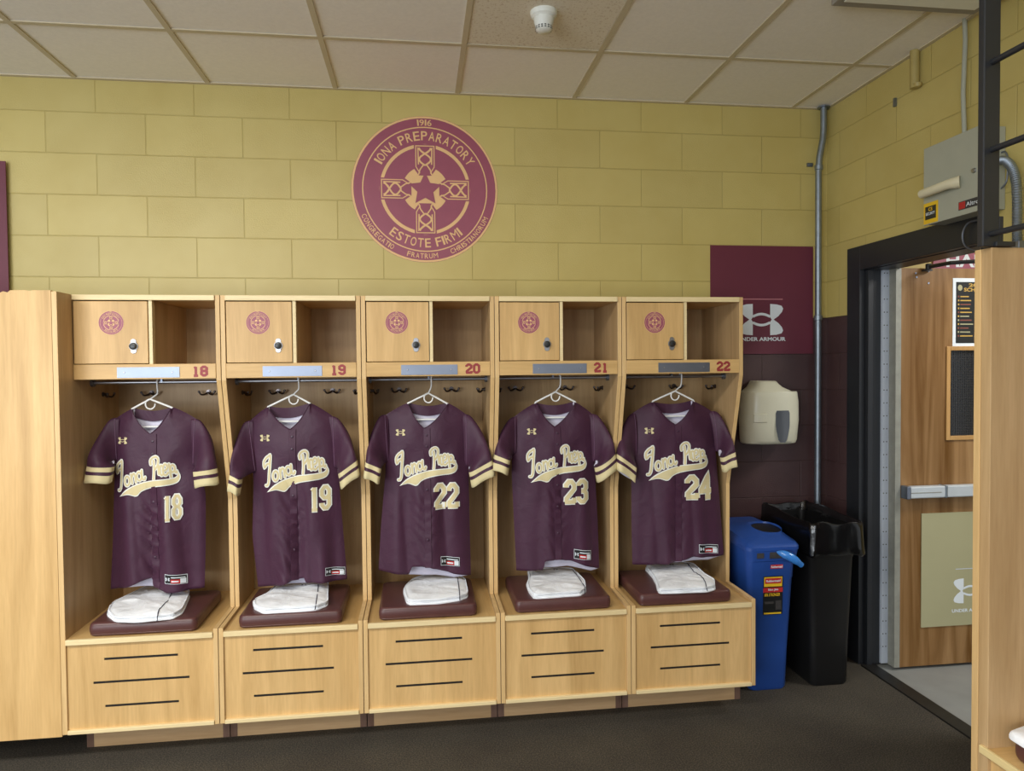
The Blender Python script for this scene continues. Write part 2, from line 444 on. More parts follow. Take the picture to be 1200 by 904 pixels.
def seal(mb, fn, cx, cz, R, detail=True):
    """round crest: fn(u, v, layer) -> 3D; material 0 maroon, 1 gold"""
    def L(k): return lambda a, b: fn(cx + a * R, cz + b * R, k)
    poly(mb, arc(0, 0, 1, 0, 360, 64)[:-1], L(0), 0)
    ribbon(mb, arc(0, 0, .987, 0, 360, 64), .026, L(1), 1)
    ribbon(mb, arc(0, 0, .85, 0, 360, 64), .016, L(1), 1)
    ribbon(mb, arc(0, 0, .60, 0, 360, 64), .045, L(1), 1)
    poly(mb, arc(0, 0, .315, 0, 360, 40)[:-1], L(1), 1)
    arm = [(.085, .19), (.15, .28), (.15, .62), (-.15, .62), (-.15, .28), (-.085, .19)]
    armi = [(.07, .22), (.125, .31), (.125, .595), (-.125, .595), (-.125, .31), (-.07, .22)]
    for k in range(4):
        c, s = (1, 0, -1, 0)[k], (0, 1, 0, -1)[k]
        rot = lambda p: (p[0] * c - p[1] * s, p[0] * s + p[1] * c)
        poly(mb, [rot(p) for p in arm], L(2), 0)
        ribbon(mb, [rot(p) for p in armi], .013, L(3), 1, cap=False)
        w = .024 if detail else .03
        a = [(.05 * 1.6 * math.sin(t * PI * 1.5) , .33 + .24 * t) for t in [i / 12 for i in range(13)]]
        ribbon(mb, [rot(p) for p in a], w, L(3), 1, cap=False)
        ribbon(mb, [rot((-p[0], p[1])) for p in a], w, L(4), 1, cap=False)
        for sg in (1, -1):
            ribbon(mb, [rot(p) for p in [(sg * .09, .34), (sg * .095, .56), (sg * .03, .50)]], .018, L(5 + (sg > 0)), 1, cap=False)
            ribbon(mb, [rot(p) for p in [(sg * .02, .34), (sg * .07, .27), (sg * .09, .20)]], .018, L(7 + (sg > 0)), 1, cap=False)
    poly(mb, [(r * math.cos(a), r * math.sin(a)) for r, a in [((.235, .115)[i % 2], math.radians(90 + 36 * i)) for i in range(10)]], L(6), 0)
    g = L(3)
    arc_text(mb, 'IONA PREPARATORY', 0, 0, .735, .125, math.radians(90), .144, g, 1)
    arc_text(mb, 'ESTOTE FIRMI', 0, 0, .735, .125, math.radians(270), .135, g, 1, True)
    if detail:
        arc_text(mb, '1916', 0, 0, .915, .085, math.radians(90), .085, g, 1)
        arc_text(mb, 'CONGREGATIO', 0, 0, .915, .07, math.radians(222), .066, g, 1, True)
        arc_text(mb, 'FRATRUM', 0, 0, .915, .07, math.radians(267), .066, g, 1, True)
        arc_text(mb, 'CHRISTIANORUM', 0, 0, .915, .07, math.radians(314), .066, g, 1, True)
    else:
        arc_text(mb, '1916', 0, 0, .915, .085, math.radians(90), .085, g, 1)

# ------------------------------------------------------------------ room shell
XC = 4.114; ZC = 3.044
def S(name, mb, mats, **kw): return struct(build(name, mb, mats, **kw))
S('floor', MB().box(-3, XC, -7, .12, -.05, 0), 'rubber')
S('wall_back', MB().box(-3, XC + .15, 0, .12, 0, ZC + .05), 'wall')
mb = MB()
DY0, DY1, DZ = -.30, -1.14, 2.09     # doorway
mb.box(XC, XC + .15, DY0, 0, 0, ZC + .05)
mb.box(XC, XC + .15, DY1, DY0, DZ + .06, ZC + .05)
mb.box(XC, XC + .15, -7, DY1, 0, ZC + .05)
S('wall_right', mb, 'wallr')
S('ceiling', MB().box(-3, XC, -7, 0, ZC, ZC + .05), 'tile')
mb = MB()
x = .145 - .6254 * 5
while x < XC:
    mb.box(x - .012, x + .012, -7, 0, ZC - .006, ZC - .0005); x += .6254
y = -.575
while y > -7:
    mb.box(-3, XC, y - .012, y + .012, ZC - .0055, ZC - .0005); y -= .6254
mb.box(-3, XC, -.022, 0, ZC - .007, ZC - .0005); mb.box(XC - .022, XC, -7, 0, ZC - .007, ZC - .0005)
S('trim_1', mb, 'tee')
ts = NT('speckled tile', .9, .2); tv = ts.coords()
M['speck'] = ts.col(ts.ramp(ts.noise(tv, 70, 3, .8), [(.34, s2l((206, 190, 164))), (.46, s2l((236, 228, 210)))]))
S('ceiling_2', MB().box(2.035, 2.633, -1.186, -.589, ZC - .002, ZC - .0003), 'speck')
# corridor beyond the doorway
S('floor_corridor', MB().box(XC, 7.0, -3.2, .2, -.05, -.004), 'hallfloor')
S('wall_corridor', MB().box(XC + .15, 7.0, -.22, -.12, 0, ZC), 'hallwall')
S('wall_corridor_end', MB().box(7.0, 7.1, -3.2, .2, 0, ZC), 'hallwall')
S('ceiling_corridor', MB().box(XC + .15, 7.0, -3.2, .2, 2.62, 2.7), 'tile')
# door frame
mb = MB()
fx = XC - .012
mb.box(fx, XC + .02, -.212, -.322, 0, 2.217)                 # far face
mb.box(fx, XC + .02, -1.128, -1.206, 0, 2.217)
mb.box(fx, XC + .02, -.322, -1.128, 2.092, 2.217)
mb.box(XC + .02, XC + .10, -.29, -.338, 0, 2.10)             # stepped jamb
mb.box(XC + .02, XC + .05, -.335, -.348, 0, 2.10)
mb.box(XC + .02, XC + .15, -1.112, -1.15, 0, 2.10)
mb.box(XC + .02, XC + .15, -.30, -1.15, 2.088, 2.16)
S('trim_2', mb, 'blackframe', bevel=.002)
S('trim_3', MB().box(XC - .01, XC + .068, -.338, -1.112, -.003, .007), 'threshold', bevel=.002)

# ------------------------------------------------------------------ lockers
X0 = .385; PW = .585
YB = -.19        # back of the carcass
NUM = ['18', '19', '20', '21', '22']
prof = [(-.18, .135), (-.18, 1.915), (-.63, 1.915), (-.63, 1.552), (-.485, 1.02), (-.482, .533), (-.753, .533), (-.753, .135)]
end_prof = [(-.18, .135), (-.18, 1.915), (-.753, 1.915), (-.753, .135)]
mbs = MB(); seal(mbs, lambda a, b, k: Vector((a, -.0004 - .0003 * k, b)), 0, 0, .05, False)
small_me = None
SLOTL = [('leftmost', 'beside the tall plain corner panel'), ('second', ''), ('middle', ''), ('fourth', ''), ('rightmost', '')]
LABL = ['maple open locker numbered 18, against the tall corner panel',
        'maple open locker numbered 19 on its rail',
        'maple open locker numbered 20, middle of the five',
        'maple open locker numbered 21 on its rail',
        'maple open locker numbered 22 at the row end beside the blue bin']
def hook(root, p, nrm):
    """double coat hook on a plate, nrm the wall's outward direction"""
    n = Vector(nrm); s = Vector((0, 0, 1)).cross(n)
    p = Vector(p); q = MB()
    q.tube([p, p + n * .004], .011, 12)
    q.tube([p + n * .004, p + n * .016], .007, 10)
    for sg in (1, -1):
        pts = spline([p + n * .012, p + n * .02 + s * sg * .012 - Vector((0, 0, .010)), p + n * .03 + s * sg * .026 - Vector((0, 0, .012)), p + n * .034 + s * sg * .036 + Vector((0, 0, .002))], 4)
        q.tube(pts, .0042, 8); q.lathe([(.001, -.006), (.005, -.004), (.006, 0), (.005, .004), (.001, .006)], pts[-1], 'z', 10)
    return build('coat_hook', q, 'hook', root, smooth=True)
for k in range(5):
    a = X0 + PW * k; b = a + PW
    il = a if k == 0 else a + .02         # inner left face
    ir = b - .02
    root = thing('locker', LABL[k], 'locker', ((a + b) / 2, -.45, 0), 'maple lockers along the back wall')
    # sides
    if k == 0: build('side_panel', MB().prism(end_prof, 'x', a - .02, a, 0, 1), ['edge', 'maple_in'], root, bevel=.0015)
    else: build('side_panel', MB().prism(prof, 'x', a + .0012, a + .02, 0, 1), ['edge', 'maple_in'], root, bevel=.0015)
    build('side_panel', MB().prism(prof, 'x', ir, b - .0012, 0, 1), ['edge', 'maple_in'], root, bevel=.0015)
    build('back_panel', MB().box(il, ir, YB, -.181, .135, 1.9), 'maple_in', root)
    tp = build('top_panel', MB().box(il, ir, -.622, YB, 1.893, 1.911), 'maple_h', root)
    build('edge_strip', MB().box(il + .001, ir - .001, -.637, -.622, 1.892, 1.9145), 'edge_h', root, tp, bevel=.002)
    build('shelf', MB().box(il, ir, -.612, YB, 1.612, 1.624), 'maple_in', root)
    dx = a + .298
    dv = build('divider', MB().box(dx - .001, dx + .014, -.60, YB, 1.624, 1.892), 'maple_in', root)
    build('edge_strip', MB().box(dx - .001, dx + .013, -.626, -.60, 1.624, 1.892), 'edge_h', root, dv)
    door = build('door', MB().box(il + .004, dx - .004, -.630, -.612, 1.628, 1.888), 'maple', root, bevel=.0015)
    # crest sticker on the door
    cx = a + (.151 if k == 0 else .155)
    if small_me is None:
        q = MB(); q.v = list(mbs.v); q.f = mbs.f; q.mi = mbs.mi
        e = build('crest_sticker', q, ['emblem_maroon', 'emblem_gold'], fixn=False); small_me = e.data
    else:
        e = bpy.data.objects.new('crest_sticker', small_me); COL.objects.link(e)
    e.parent = door; e.location = Vector((cx, -.6303, 1.798)) - root.location
    e['label'] = 'round maroon and gold crest sticker'
    # combination lock
    lx, lz = a + .237, 1.70
    q = MB(); q.lathe([(.002, 0), (.0185, 0), (.0175, -.004), (.002, -.004)], (lx, -.630, lz), 'y', 28)
    for sg in (1, -1): q.lathe([(.001, 0), (.012, 0), (.011, -.0035), (.001, -.0035)], (lx, -.630, lz + sg * .019), 'y', 20)
    lk = build('lock', q, 'chrome', root, door, smooth=True)
    build('dial', MB().lathe([(.001, 0), (.015, 0), (.015, -.006), (.0125, -.012), (.006, -.0135), (.001, -.0135)], (lx, -.634, lz), 'y', 24), 'blackknob', root, lk, smooth=True)
    rail = build('front_rail', MB().box(il + .001, ir - .001, -.632, -.612, 1.562, 1.625), 'maple_h', root, bevel=.0015)
    npx = a + .171
    npl = build('nameplate', MB().box(npx, npx + .247, -.6345, -.632, 1.568, 1.612), 'alu', root, rail)
    for sx in (.028, .219): build('screw', MB().lathe([(.0005, 0), (.004, 0), (.003, -.0012), (.0005, -.0014)], (npx + sx, -.6345, 1.590), 'y', 12), 'chrome', root, npl)
    q = MB(); nx = a + (.466 if k == 0 else .452)
    number(q, NUM[k], (nx, 1.5705, nx + .068, 1.6165), lambda u, w: Vector((u, -.6326, w)), .0108)
    nb = build('number', q, 'maroon_print', root, rail, fixn=False); nb['label'] = 'maroon numeral %s' % NUM[k]
    # rod and hooks
    q = MB(); q.tube([(il + .001, -.47, 1.546), (ir - .001, -.47, 1.546)], .0075, 12)
    rod = build('hanging_rod', q, 'chrome', root, smooth=True)
    for ex, sg in ((il, 1), (ir, -1)): build('rod_flange', MB().tube([(ex, -.47, 1.546), (ex + sg * .012, -.47, 1.546)], .017, 16), 'alu', root, rod)
    build('rod_support', MB().box((a + b) / 2 - .004, (a + b) / 2 + .004, -.48, -.46, 1.548, 1.612), 'alu', root, rod)
    for hx in (.15, .41): hook(root, (a + hx, YB, 1.492), (0, -1, 0))
    hook(root, (il, -.36, 1.492), (1, 0, 0)); hook(root, (ir, -.36, 1.492), (-1, 0, 0))
    # bench box
    bt = build('bench_top', MB().box(il, ir, -.745, YB, .499, .519), 'maple_y', root)
    build('edge_strip', MB().box(il + .001, ir - .001, -.759, -.745, .498, .5195), 'edge_h', root, bt, bevel=.002)
    q = MB(); xm = a + .277 + (.0 if k else .005)
    rows = [(.431, .142), (.336, .185), (.238, .142)]; sh_ = .005
    zc = .497
    for sz, hw in rows:
        q.box(il, ir, -.744, -.726, sz + sh_, zc)
        q.box(il, xm - hw, -.744, -.726, sz - sh_, sz + sh_); q.box(xm + hw, ir, -.744, -.726, sz - sh_, sz + sh_)
        zc = sz - sh_
    q.box(il, ir, -.744, -.726, .150, zc)
    bf = build('bench_front', q, 'maple', root)
    for sz, hw in rows: build('groove', MB().box(xm - hw, xm + hw, -.7415, -.727, sz - sh_, sz + sh_), 'black', root, bf)  # black fill set into each slot stands in for the shade inside
    build('bottom_strip', MB().box(il + .001, ir - .001, -.758, -.72, .135, .151), 'edge_h', root, bevel=.002)
    build('base_plinth', MB().box(a + .03, b - .03, -.597, -.24, 0, .135), 'kick', root)
    for p0_, p1_ in ((b - .030, b - .002), (a + .002, a + .030)): build('plinth_post', MB().box(p0_, p1_, -.598, -.24, 0, .135), 'kickdark', root)
# tall corner panel at the left end
root = thing('corner_panel', 'tall plain maple panel at the left end with chipped top edge', 'wall panel', (-.2, -.74, .13))
pp = [(-.75, .128), (.3635, .128), (.3635, 1.919), (.30, 1.919), (.285, 1.916), (.270, 1.919), (.215, 1.918), (.205, 1.909), (.19, 1.914), (.155, 1.897), (.145, 1.905), (.135, 1.914), (.115, 1.9185), (-.75, 1.9195)]
build('panel_face', MB().prism(pp, 'y', -.752, -.735), 'maple', root)
build('return_panel', MB().box(-.75, -.73, -.735, -.3, .128, 1.915), 'maple', root)
build('support_frame', MB().box(-.73, .36, -.735, -.70, .128, .17).box(-.73, .36, -.735, -.70, 1.86, 1.90).box(-.70, -.66, -.70, -.66, 0, 1.86).box(.28, .32, -.28, -.24, 0, 1.86).box(.28, .32, -.70, -.24, .17, .21), 'kickdark', root)

# cushions --------------------------------------------------------------
def cushion(x0, x1, y0, y1, z0, th, label, shear=0, group='vinyl seat cushions'):
    q = MB(); rings = []
    for t in [i / 12 for i in range(13)]:
        a = -PI / 2 + PI * t; ins = .016 * (1 - abs(math.cos(a)) ** .6)
        z = z0 + th / 2 + th / 2 * math.sin(a)
        rings.append(rrect(x0 + ins, x1 - ins, y0 + ins, y1 - ins, z, .022, 5))
    # domed top
    for s, dz in ((.06, .001), (.12, .0015)):
        rings.append(rrect(x0 + s, x1 - s, y0 + s, y1 - s, z0 + th + dz, .02, 5))
    cy = y0
    rings = [[(p[0] + shear * (p[1] - cy), p[1], p[2]) for p in r] for r in rings]
    q.loft(rings)
    root = thing('seat_cushion', label, 'cushion', ((x0 + x1) / 2, (y0 + y1) / 2, z0), group)
    pad = build('pad', q, 'vinyl', root, smooth=True)
    q = MB()
    for ins, zz in ((-.0002, z0 + th * .84), (-.0002, z0 + th * .16)):
        rr = rrect(x0 + .0035, x1 - .0035, y0 + .0035, y1 - .0035, zz, .02, 5); rr.append(rr[0])
        q.tube([(p[0] + shear * (p[1] - cy), p[1], p[2]) for p in rr], .0017, 6)
    build('welt', q, 'vinyl', root, smooth=True)
    return root
CB = .5195
CL = ['maroon vinyl seat cushion on the bench of locker 18', 'maroon vinyl seat cushion on the bench of locker 19', 'maroon vinyl seat cushion on the bench of locker 20',
      'maroon vinyl seat cushion on the bench of locker 21', 'maroon vinyl seat cushion on the bench of locker 22']
CX = [(.462, .882), (1.045, 1.468), (1.620, 2.042), (2.208, 2.640), (2.768, 3.205)]
for (x0, x1), lb in zip(CX, CL): cushion(x0, x1, -.738, -.35, CB, .056, lb)

# folded pants ------------------------------------------------------------
def pants(outline, stripe, label, Z, logo=None, h=.030, seed=0, layers=2):
    """outline: survey points on the cushion top, clockwise from the back left"""
    rnd = random.Random(seed)
    W = [ptz(x, y, Z + h * .5) for x, y in outline]
    c = sum(W, Vector()) / len(W)
    from mathutils import noise as mn
    sm = [(p.x, p.y) for p in W]
    for _ in range(3):
        sm = [q_ for a_, b_ in zip(sm, sm[1:] + sm[:1]) for q_ in ((a_[0] * .88 + b_[0] * .12, a_[1] * .88 + b_[1] * .12), (a_[0] * .12 + b_[0] * .88, a_[1] * .12 + b_[1] * .88))]
    ph = [rnd.uniform(0, 6) for _ in range(6)]
    def wr(x, y):
        d = (x - c.x) * .25 + (y - c.y)
        return .007 * mn.noise(Vector((x * 8 + seed, d * 26, seed))) + .0035 * mn.noise(Vector((x * 20, d * 60 + seed, 3)))
    def top(x, y, r):
        return max(0, 1 - r ** 9) ** .5 * h + wr(x, y) * min(1, (1 - r) * 5)
    root = thing('folded_pants', label, 'pants', (c.x, c.y, Z), 'folded white pants on the cushions')
    LZ = (0, .26, .50); 
    for li in range(3):
        q = MB(); rings = []
        z0 = Z + h * LZ[li]; hh = h * (.30, .28, .50)[li]
        oy = (.0, .004, .001)[li]; ox = (.0, -.003, .003)[li]; sc = (1, .985, .975)[li]
        for i, r in enumerate([.992, 1.0, 1.0, .99, .97, .93, .86, .76, .64, .5, .36, .22, .08]):
            ring = []
            for (x, y) in sm:
                jit = 1 + .010 * math.sin(40 * x + 3 * li + ph[li]) * (r > .9)
                X = c.x + (x - c.x) * r * sc * jit + ox; Y = c.y + (y - c.y) * r * sc * jit + oy
                zz = (0, .3, .6)[i] * hh if i < 3 else (hh * max(0, 1 - r ** (14, 14, 5)[li]) ** .5 + (wr(X, Y) * min(1, (1 - r) * 6) * (1.0 if li == 2 else .2)))
                ring.append((X, Y, z0 + max(zz, 0)))
            rings.append(ring)
        q.loft(rings, cap0=True)
        build('folded_layer', q, 'pants', root, smooth=True)
    # piping stripe
    P = [ptz(x, y, Z + h) for x, y in stripe]
    sp = spline([(p.x, p.y) for p in P], 6); q = MB(); n = len(sp)
    def rad(x, y):
        best = 9; d = Vector((x - c.x, y - c.y)); 
        m_ = max((Vector(s) - Vector((c.x, c.y))).length for s in sm)
        # radius ratio toward the outline
        ang = math.atan2(d.y, d.x)
        s = min(sm, key=lambda s: abs((math.atan2(s[1] - c.y, s[0] - c.x) - ang + PI) % (2 * PI) - PI))
        return min(1, d.length / max(1e-6, (Vector(s) - Vector((c.x, c.y))).length))
    pts = []
    for x, y in sp:
        r = rad(x, y); zt = Z + h * (.50 + .50 * (max(0, 1 - min(r / .98, .99) ** 5)) ** .5) + wr(x, y) * min(1, (1 - r) * 6); pts.append((x, y, zt + .0014))
    q.tube(pts, .0019, 6)
    build('piping', q, 'piping', root)
    if logo:
        p = ptz(logo[0], logo[1], Z + h * 1.2); q = MB()
        armour_mark(q, 0, 0, .022, lambda u, w: Vector((p.x + u, p.y + w, Z + h * 1.25)))
        build('logo', q, 'piping', root, fixn=False)
    return root
ZT = CB + .056
pants([(175, 686), (152, 697), (129, 708), (125, 718), (134, 726), (165, 726), (203, 722), (214, 716), (224, 694), (205, 688)],
      [(204, 690), (196, 705), (186, 716), (184, 725)], 'folded white pants on the cushion under jersey 18, tapering to the left', ZT, None, seed=1)
pants([(327, 683), (312, 697), (296, 704), (297, 711), (309, 716), (345, 714), (372, 712), (385, 707), (385, 695), (386, 683)],
      [(373, 686), (372, 696), (369, 712)], 'folded white pants on the cushion under jersey 19, nearly rectangular', ZT, (356, 686), seed=2)
pants([(500, 674), (482, 680), (472, 690), (477, 706), (510, 705), (540, 701), (549, 697), (545, 679), (530, 675)],
      [(536, 677), (538, 690), (539, 701)], 'folded white pants on the cushion under jersey 22, with a pointed left corner', ZT, None, seed=3)
pants([(618, 668), (620, 678), (617, 685), (619, 692), (625, 699), (655, 697), (680, 695), (687, 691), (686, 682), (677, 673), (670, 667)],
      [(671, 668), (679, 678), (685, 686), (685, 694)], 'folded white pants on the cushion under jersey 23, two dark lines at the right', ZT, (651, 668), seed=4)
pants([(755, 664), (764, 674), (769, 684), (771, 693), (800, 692), (828, 691), (839, 688), (838, 681), (826, 674), (812, 661), (785, 659)],
      [(805, 660), (812, 669), (824, 678), (829, 690)], 'folded white pants on the cushion under jersey 24, slanting to the front right', ZT, (787, 662), seed=5)

# hangers -------------------------------------------------------------------
HG = [(176, 468, 185, 154.8, 479.5, 201.8, 478), (344, 462.5, 350.5, 314.2, 477, 363.4, 473), (502, 461, 505.5, 477.8, 473, 524.8, 473.5), (651, 459.5, 656.5, 628, 471.5, 673.7, 471), (791, 458.5, 798, 765, 470.5, 812, 469)]
JN = ['18', '19', '22', '23', '24']
YJ = -.475
SLS = [(127, 491), (284, 495), (444, 487), (597, 490), (737, 486)]; SRS = [(236, 492.4), (397, 489.5), (553, 487), (702, 486), (842, 482)]
for k, (nx, ny, sx, lx, ly, rx, ry) in enumerate(HG):
    n = pt(nx, ny, YJ); s = pt(sx, 450, YJ); l = pt(lx, ly, YJ); r = pt(rx, ry, YJ)
    zr = 1.546
    root = thing('coat_hanger', 'white plastic coat hanger holding jersey %s' % JN[k], 'hanger', (n.x, YJ, n.z), 'white hangers on the rods')
    q = MB()
    # hook over the rod: stem in front, round the top
    hk = [(n.x, YJ, n.z), (s.x - .003, YJ, n.z + .022), (s.x, YJ - .004, n.z + .035)]
    top = [(s.x, -.47 - .0145 * math.cos(t), zr + .0145 * math.sin(t)) for t in [i * PI / 7 for i in range(8)]]
    q.tube(hk + [(s.x, -.4845, zr - .012)] + top, .0035, 10)
    build('hook', q, 'hanger', root, smooth=True)
    q = MB()
    dl = (l - n); dr = (r - n)
    L2 = l + (pt(*SLS[k], YJ) - l) * .5 + Vector((0, 0, -.024)); R2 = r + (pt(*SRS[k], YJ) - r) * .5 + Vector((0, 0, -.024))
    zb = n.z - .122
    lp = [tuple(R2), tuple(r + (R2 - r) * .2 + Vector((0, 0, -.010))), tuple(r), tuple(n + dr * .5), tuple(n), tuple(n + dl * .5), tuple(l), tuple(l + (L2 - l) * .2 + Vector((0, 0, -.010))), tuple(L2)]
    q.tube(lp, .0045, 10)
    q.tube(spline([tuple(L2), (L2.x - .002, YJ, L2.z - .01), (L2.x + .03, YJ, zb + .002), (n.x, YJ, zb), (R2.x - .03, YJ, zb + .002), (R2.x + .002, YJ, R2.z - .01), tuple(R2)], 5), .0045, 10)
    build('arms', q, 'hanger', root, smooth=True)
    q = MB(); lc = Vector((n.x + .0, YJ, n.z - .022))
    q.tube([(lc.x + .02 * math.cos(t), YJ, lc.z + .022 * math.sin(t)) for t in [math.radians(100 + 265 * i / 20) for i in range(21)]], .0032, 8)
    build('loop', q, 'hanger', root, smooth=True)

# jerseys -------------------------------------------------------------------
SCRIPT = [  # strokes in a 785 x 445 frame, origin at its top left
 spline([(88, 110), (78, 145), (52, 150), (20, 185), (14, 130), (40, 90), (70, 70), (92, 62), (88, 150), (80, 250), (74, 330), (58, 366), (36, 370)], 5),
 arc(156, 270, 30, 0, 360, 20, 48), 
 [(205, 200), (216, 296)], spline([(210, 235), (232, 196), (252, 204), (258, 250), (264, 286)], 4),
 arc(306, 222, 30, 0, 360, 20, 44), spline([(338, 160), (342, 220), (350, 250), (372, 254), (380, 232)], 4),
 spline([(482, 255), (488, 180), (486, 90), (480, 60)], 4), spline([(446, 100), (442, 60), (470, 30), (510, 22), (536, 50), (530, 110), (500, 150), (490, 152)], 5),
 spline([(548, 200), (540, 110), (556, 128), (574, 112), (590, 120)], 3), spline([(560, 130), (566, 190), (582, 214), (600, 200)], 3),
 spline([(600, 170), (640, 150), (640, 112), (614, 100), (596, 140), (604, 200), (630, 214), (654, 190)], 4),
 spline([(662, 100), (672, 160), (682, 240)], 3), arc(700, 150, 24, 0, 360, 18, 38), spline([(722, 180), (735, 196), (745, 180)], 3)]
SWASH = [(47, 440), (95, 395), (150, 355), (230, 318), (330, 288), (430, 270), (540, 260), (640, 254), (712, 248), (744, 236), (750, 214), (728, 192), (735, 178), (762, 182), (782, 208), (784, 244), (768, 284), (735, 312), (680, 324), (580, 330), (480, 342), (400, 360), (340, 378), (296, 402), (262, 438), (220, 424), (170, 416), (110, 424)]
def inset(P, d):
    n = len(P); out = []
    for i in range(n):
        a, p, b = Vector(P[i - 1]), Vector(P[i]), Vector(P[(i + 1) % n])
        d1 = (p - a).normalized(); d2 = (b - p).normalized(); t = (d1 + d2).normalized() if (d1 + d2).length > .2 else d1
        out.append((p.x + t.y * d * -1, p.y - t.x * d * -1))
    return out
def tri_fill(P):
    from mathutils.geometry import tessellate_polygon
    return tessellate_polygon([[Vector((a, b, 0)) for a, b in P]])
JD = [
 dict(num='18', nl=(154.8, 479.2), nr=(201.8, 477.7), v=(176.4, 508.3), sl=(127, 491), sr=(236, 492.4),
      L=[(491, 131), (564, 131), (640, 129), (693, 126.4)], R=[(492, 230), (545, 229), (577, 239), (640, 239), (692, 237.7)],
      cl=((98.9, 565), (130, 566), 558), cr=((256.8, 567), (228.7, 571), 537), lpit=(134, 560), rpit=(230, 545),
      hf=[(126, 693), (150, 688), (165, 681), (178.5, 677), (180, 688), (199, 693.5), (238, 691)], hb=[(126, 694), (165, 688), (182, 688), (238, 692)],
      txt=(134, 534, 212.5, 581), nm=(193.4, 577, 214.6, 610), ua=(143.5, 516.7), tg=((195.8, 671), (219.7, 685)), fold=1.3),
 dict(num='19', nl=(314.2, 477), nr=(363.4, 472.8), v=(339.9, 503), sl=(284, 495), sr=(397, 489.5),
      L=[(495, 290), (565, 295.6), (630, 294), (690, 301)], R=[(490, 393), (572, 397), (630, 402), (681, 406.3)],
      cl=((266.6, 573.7), (281, 580), 564), cr=((421.8, 557), (399.3, 573), 565), lpit=(296, 564), rpit=(396, 566),
      hf=[(301, 690), (330, 685), (343, 680), (357, 677), (359, 683), (380, 682), (406, 681)], hb=[(301, 690.5), (343, 685), (360, 684), (406, 682)],
      txt=(308, 527, 386, 575), nm=(362.5, 567.5, 388.6, 598.5), ua=(310.5, 513.5), tg=((382, 664.5), (404, 676)), fold=1.0),
 dict(num='22', nl=(477.8, 472.8), nr=(524.8, 472.8), v=(497, 501.8), sl=(444, 487), sr=(553, 487),
      L=[(487, 450), (553, 451.5), (620, 446), (670, 443.2)], R=[(487, 548), (561, 549.7), (620, 551), (676, 552.4)],
      cl=((425.8, 558.5), (444.6, 566.8), 553), cr=((580, 555.7), (552.4, 571), 560), lpit=(451.5, 553), rpit=(549.7, 558),
      hf=[(443, 670.5), (479, 673.5), (483, 664), (500, 663.5), (512, 666), (532, 673), (552, 676)], hb=[(443, 671), (480, 674.5), (510, 674.5), (532, 677), (552, 676)],
      txt=(463, 523.5, 536.5, 568), nm=(508.3, 565, 538.2, 596.2), ua=(469.3, 507), tg=((516.5, 651.5), (538.6, 665)), fold=.6),
 dict(num='23', nl=(628, 472.8), nr=(673.7, 471.4), v=(649.6, 499.9), sl=(597, 490), sr=(702, 486),
      L=[(490, 602), (553, 600.4), (610, 603), (670, 606)], R=[(486, 697), (553, 698.6), (610, 702), (668, 704)],
      cl=((576, 549.5), (595.4, 556.5), 553), cr=((723.7, 548), (699.5, 565.4), 553), lpit=(600.4, 553), rpit=(698.6, 553),
      hf=[(606, 670.5), (636, 668), (638.5, 657), (652, 655), (668, 656.5), (692, 665), (704, 668)], hb=[(606, 671.5), (640, 666), (665, 664), (692, 668.5), (704, 668.5)],
      txt=(616.8, 521, 687.5, 564), nm=(659.5, 560.5, 689.3, 590.5), ua=(622.8, 505.8), tg=((672, 643), (692.5, 657.5)), fold=.6),
 dict(num='24', nl=(765, 471.4), nr=(812, 470), v=(791, 497.6), sl=(737, 486), sr=(842, 482),
      L=[(486, 741), (565, 741.8), (620, 742), (664, 743)], R=[(482, 837), (539, 842), (600, 847), (653, 851)],
      cl=((720.8, 549), (744, 565.4), 560), cr=((862.2, 545), (846.5, 553), 541), lpit=(742.5, 560), rpit=(843, 541),
      hf=[(743, 663.6), (775, 661), (797, 657), (812, 652), (830, 653), (851, 652.5)], hb=[(743, 664), (775, 662), (800, 659), (830, 656), (851, 653)],
      txt=(755, 518, 829.5, 562), nm=(800.6, 556, 834.4, 584.5), ua=(760.5, 505), tg=((817, 637), (842, 650)), fold=.5),
]
def lerp_tab(T, x):
    if x <= T[0][0]: return T[0][1]
    for (a, u), (b, w) in zip(T, T[1:]):
        if x <= b: return u + (w - u) * (x - a) / (b - a)
    return T[-1][1]
def smooth_tab(T, x, r=.03):
    return sum(lerp_tab(T, x + d * r) for d in (-1, -.5, 0, .5, 1)) / 5
JLAB = ['maroon baseball jersey 18 with gold script, hanging in locker 18', 'maroon baseball jersey 19 with gold script, hanging in locker 19',
        'maroon baseball jersey 22 with gold script, hanging in locker 20', 'maroon baseball jersey 23 with gold script, hanging in locker 21',
        'maroon baseball jersey 24 with gold script, hanging in locker 22']
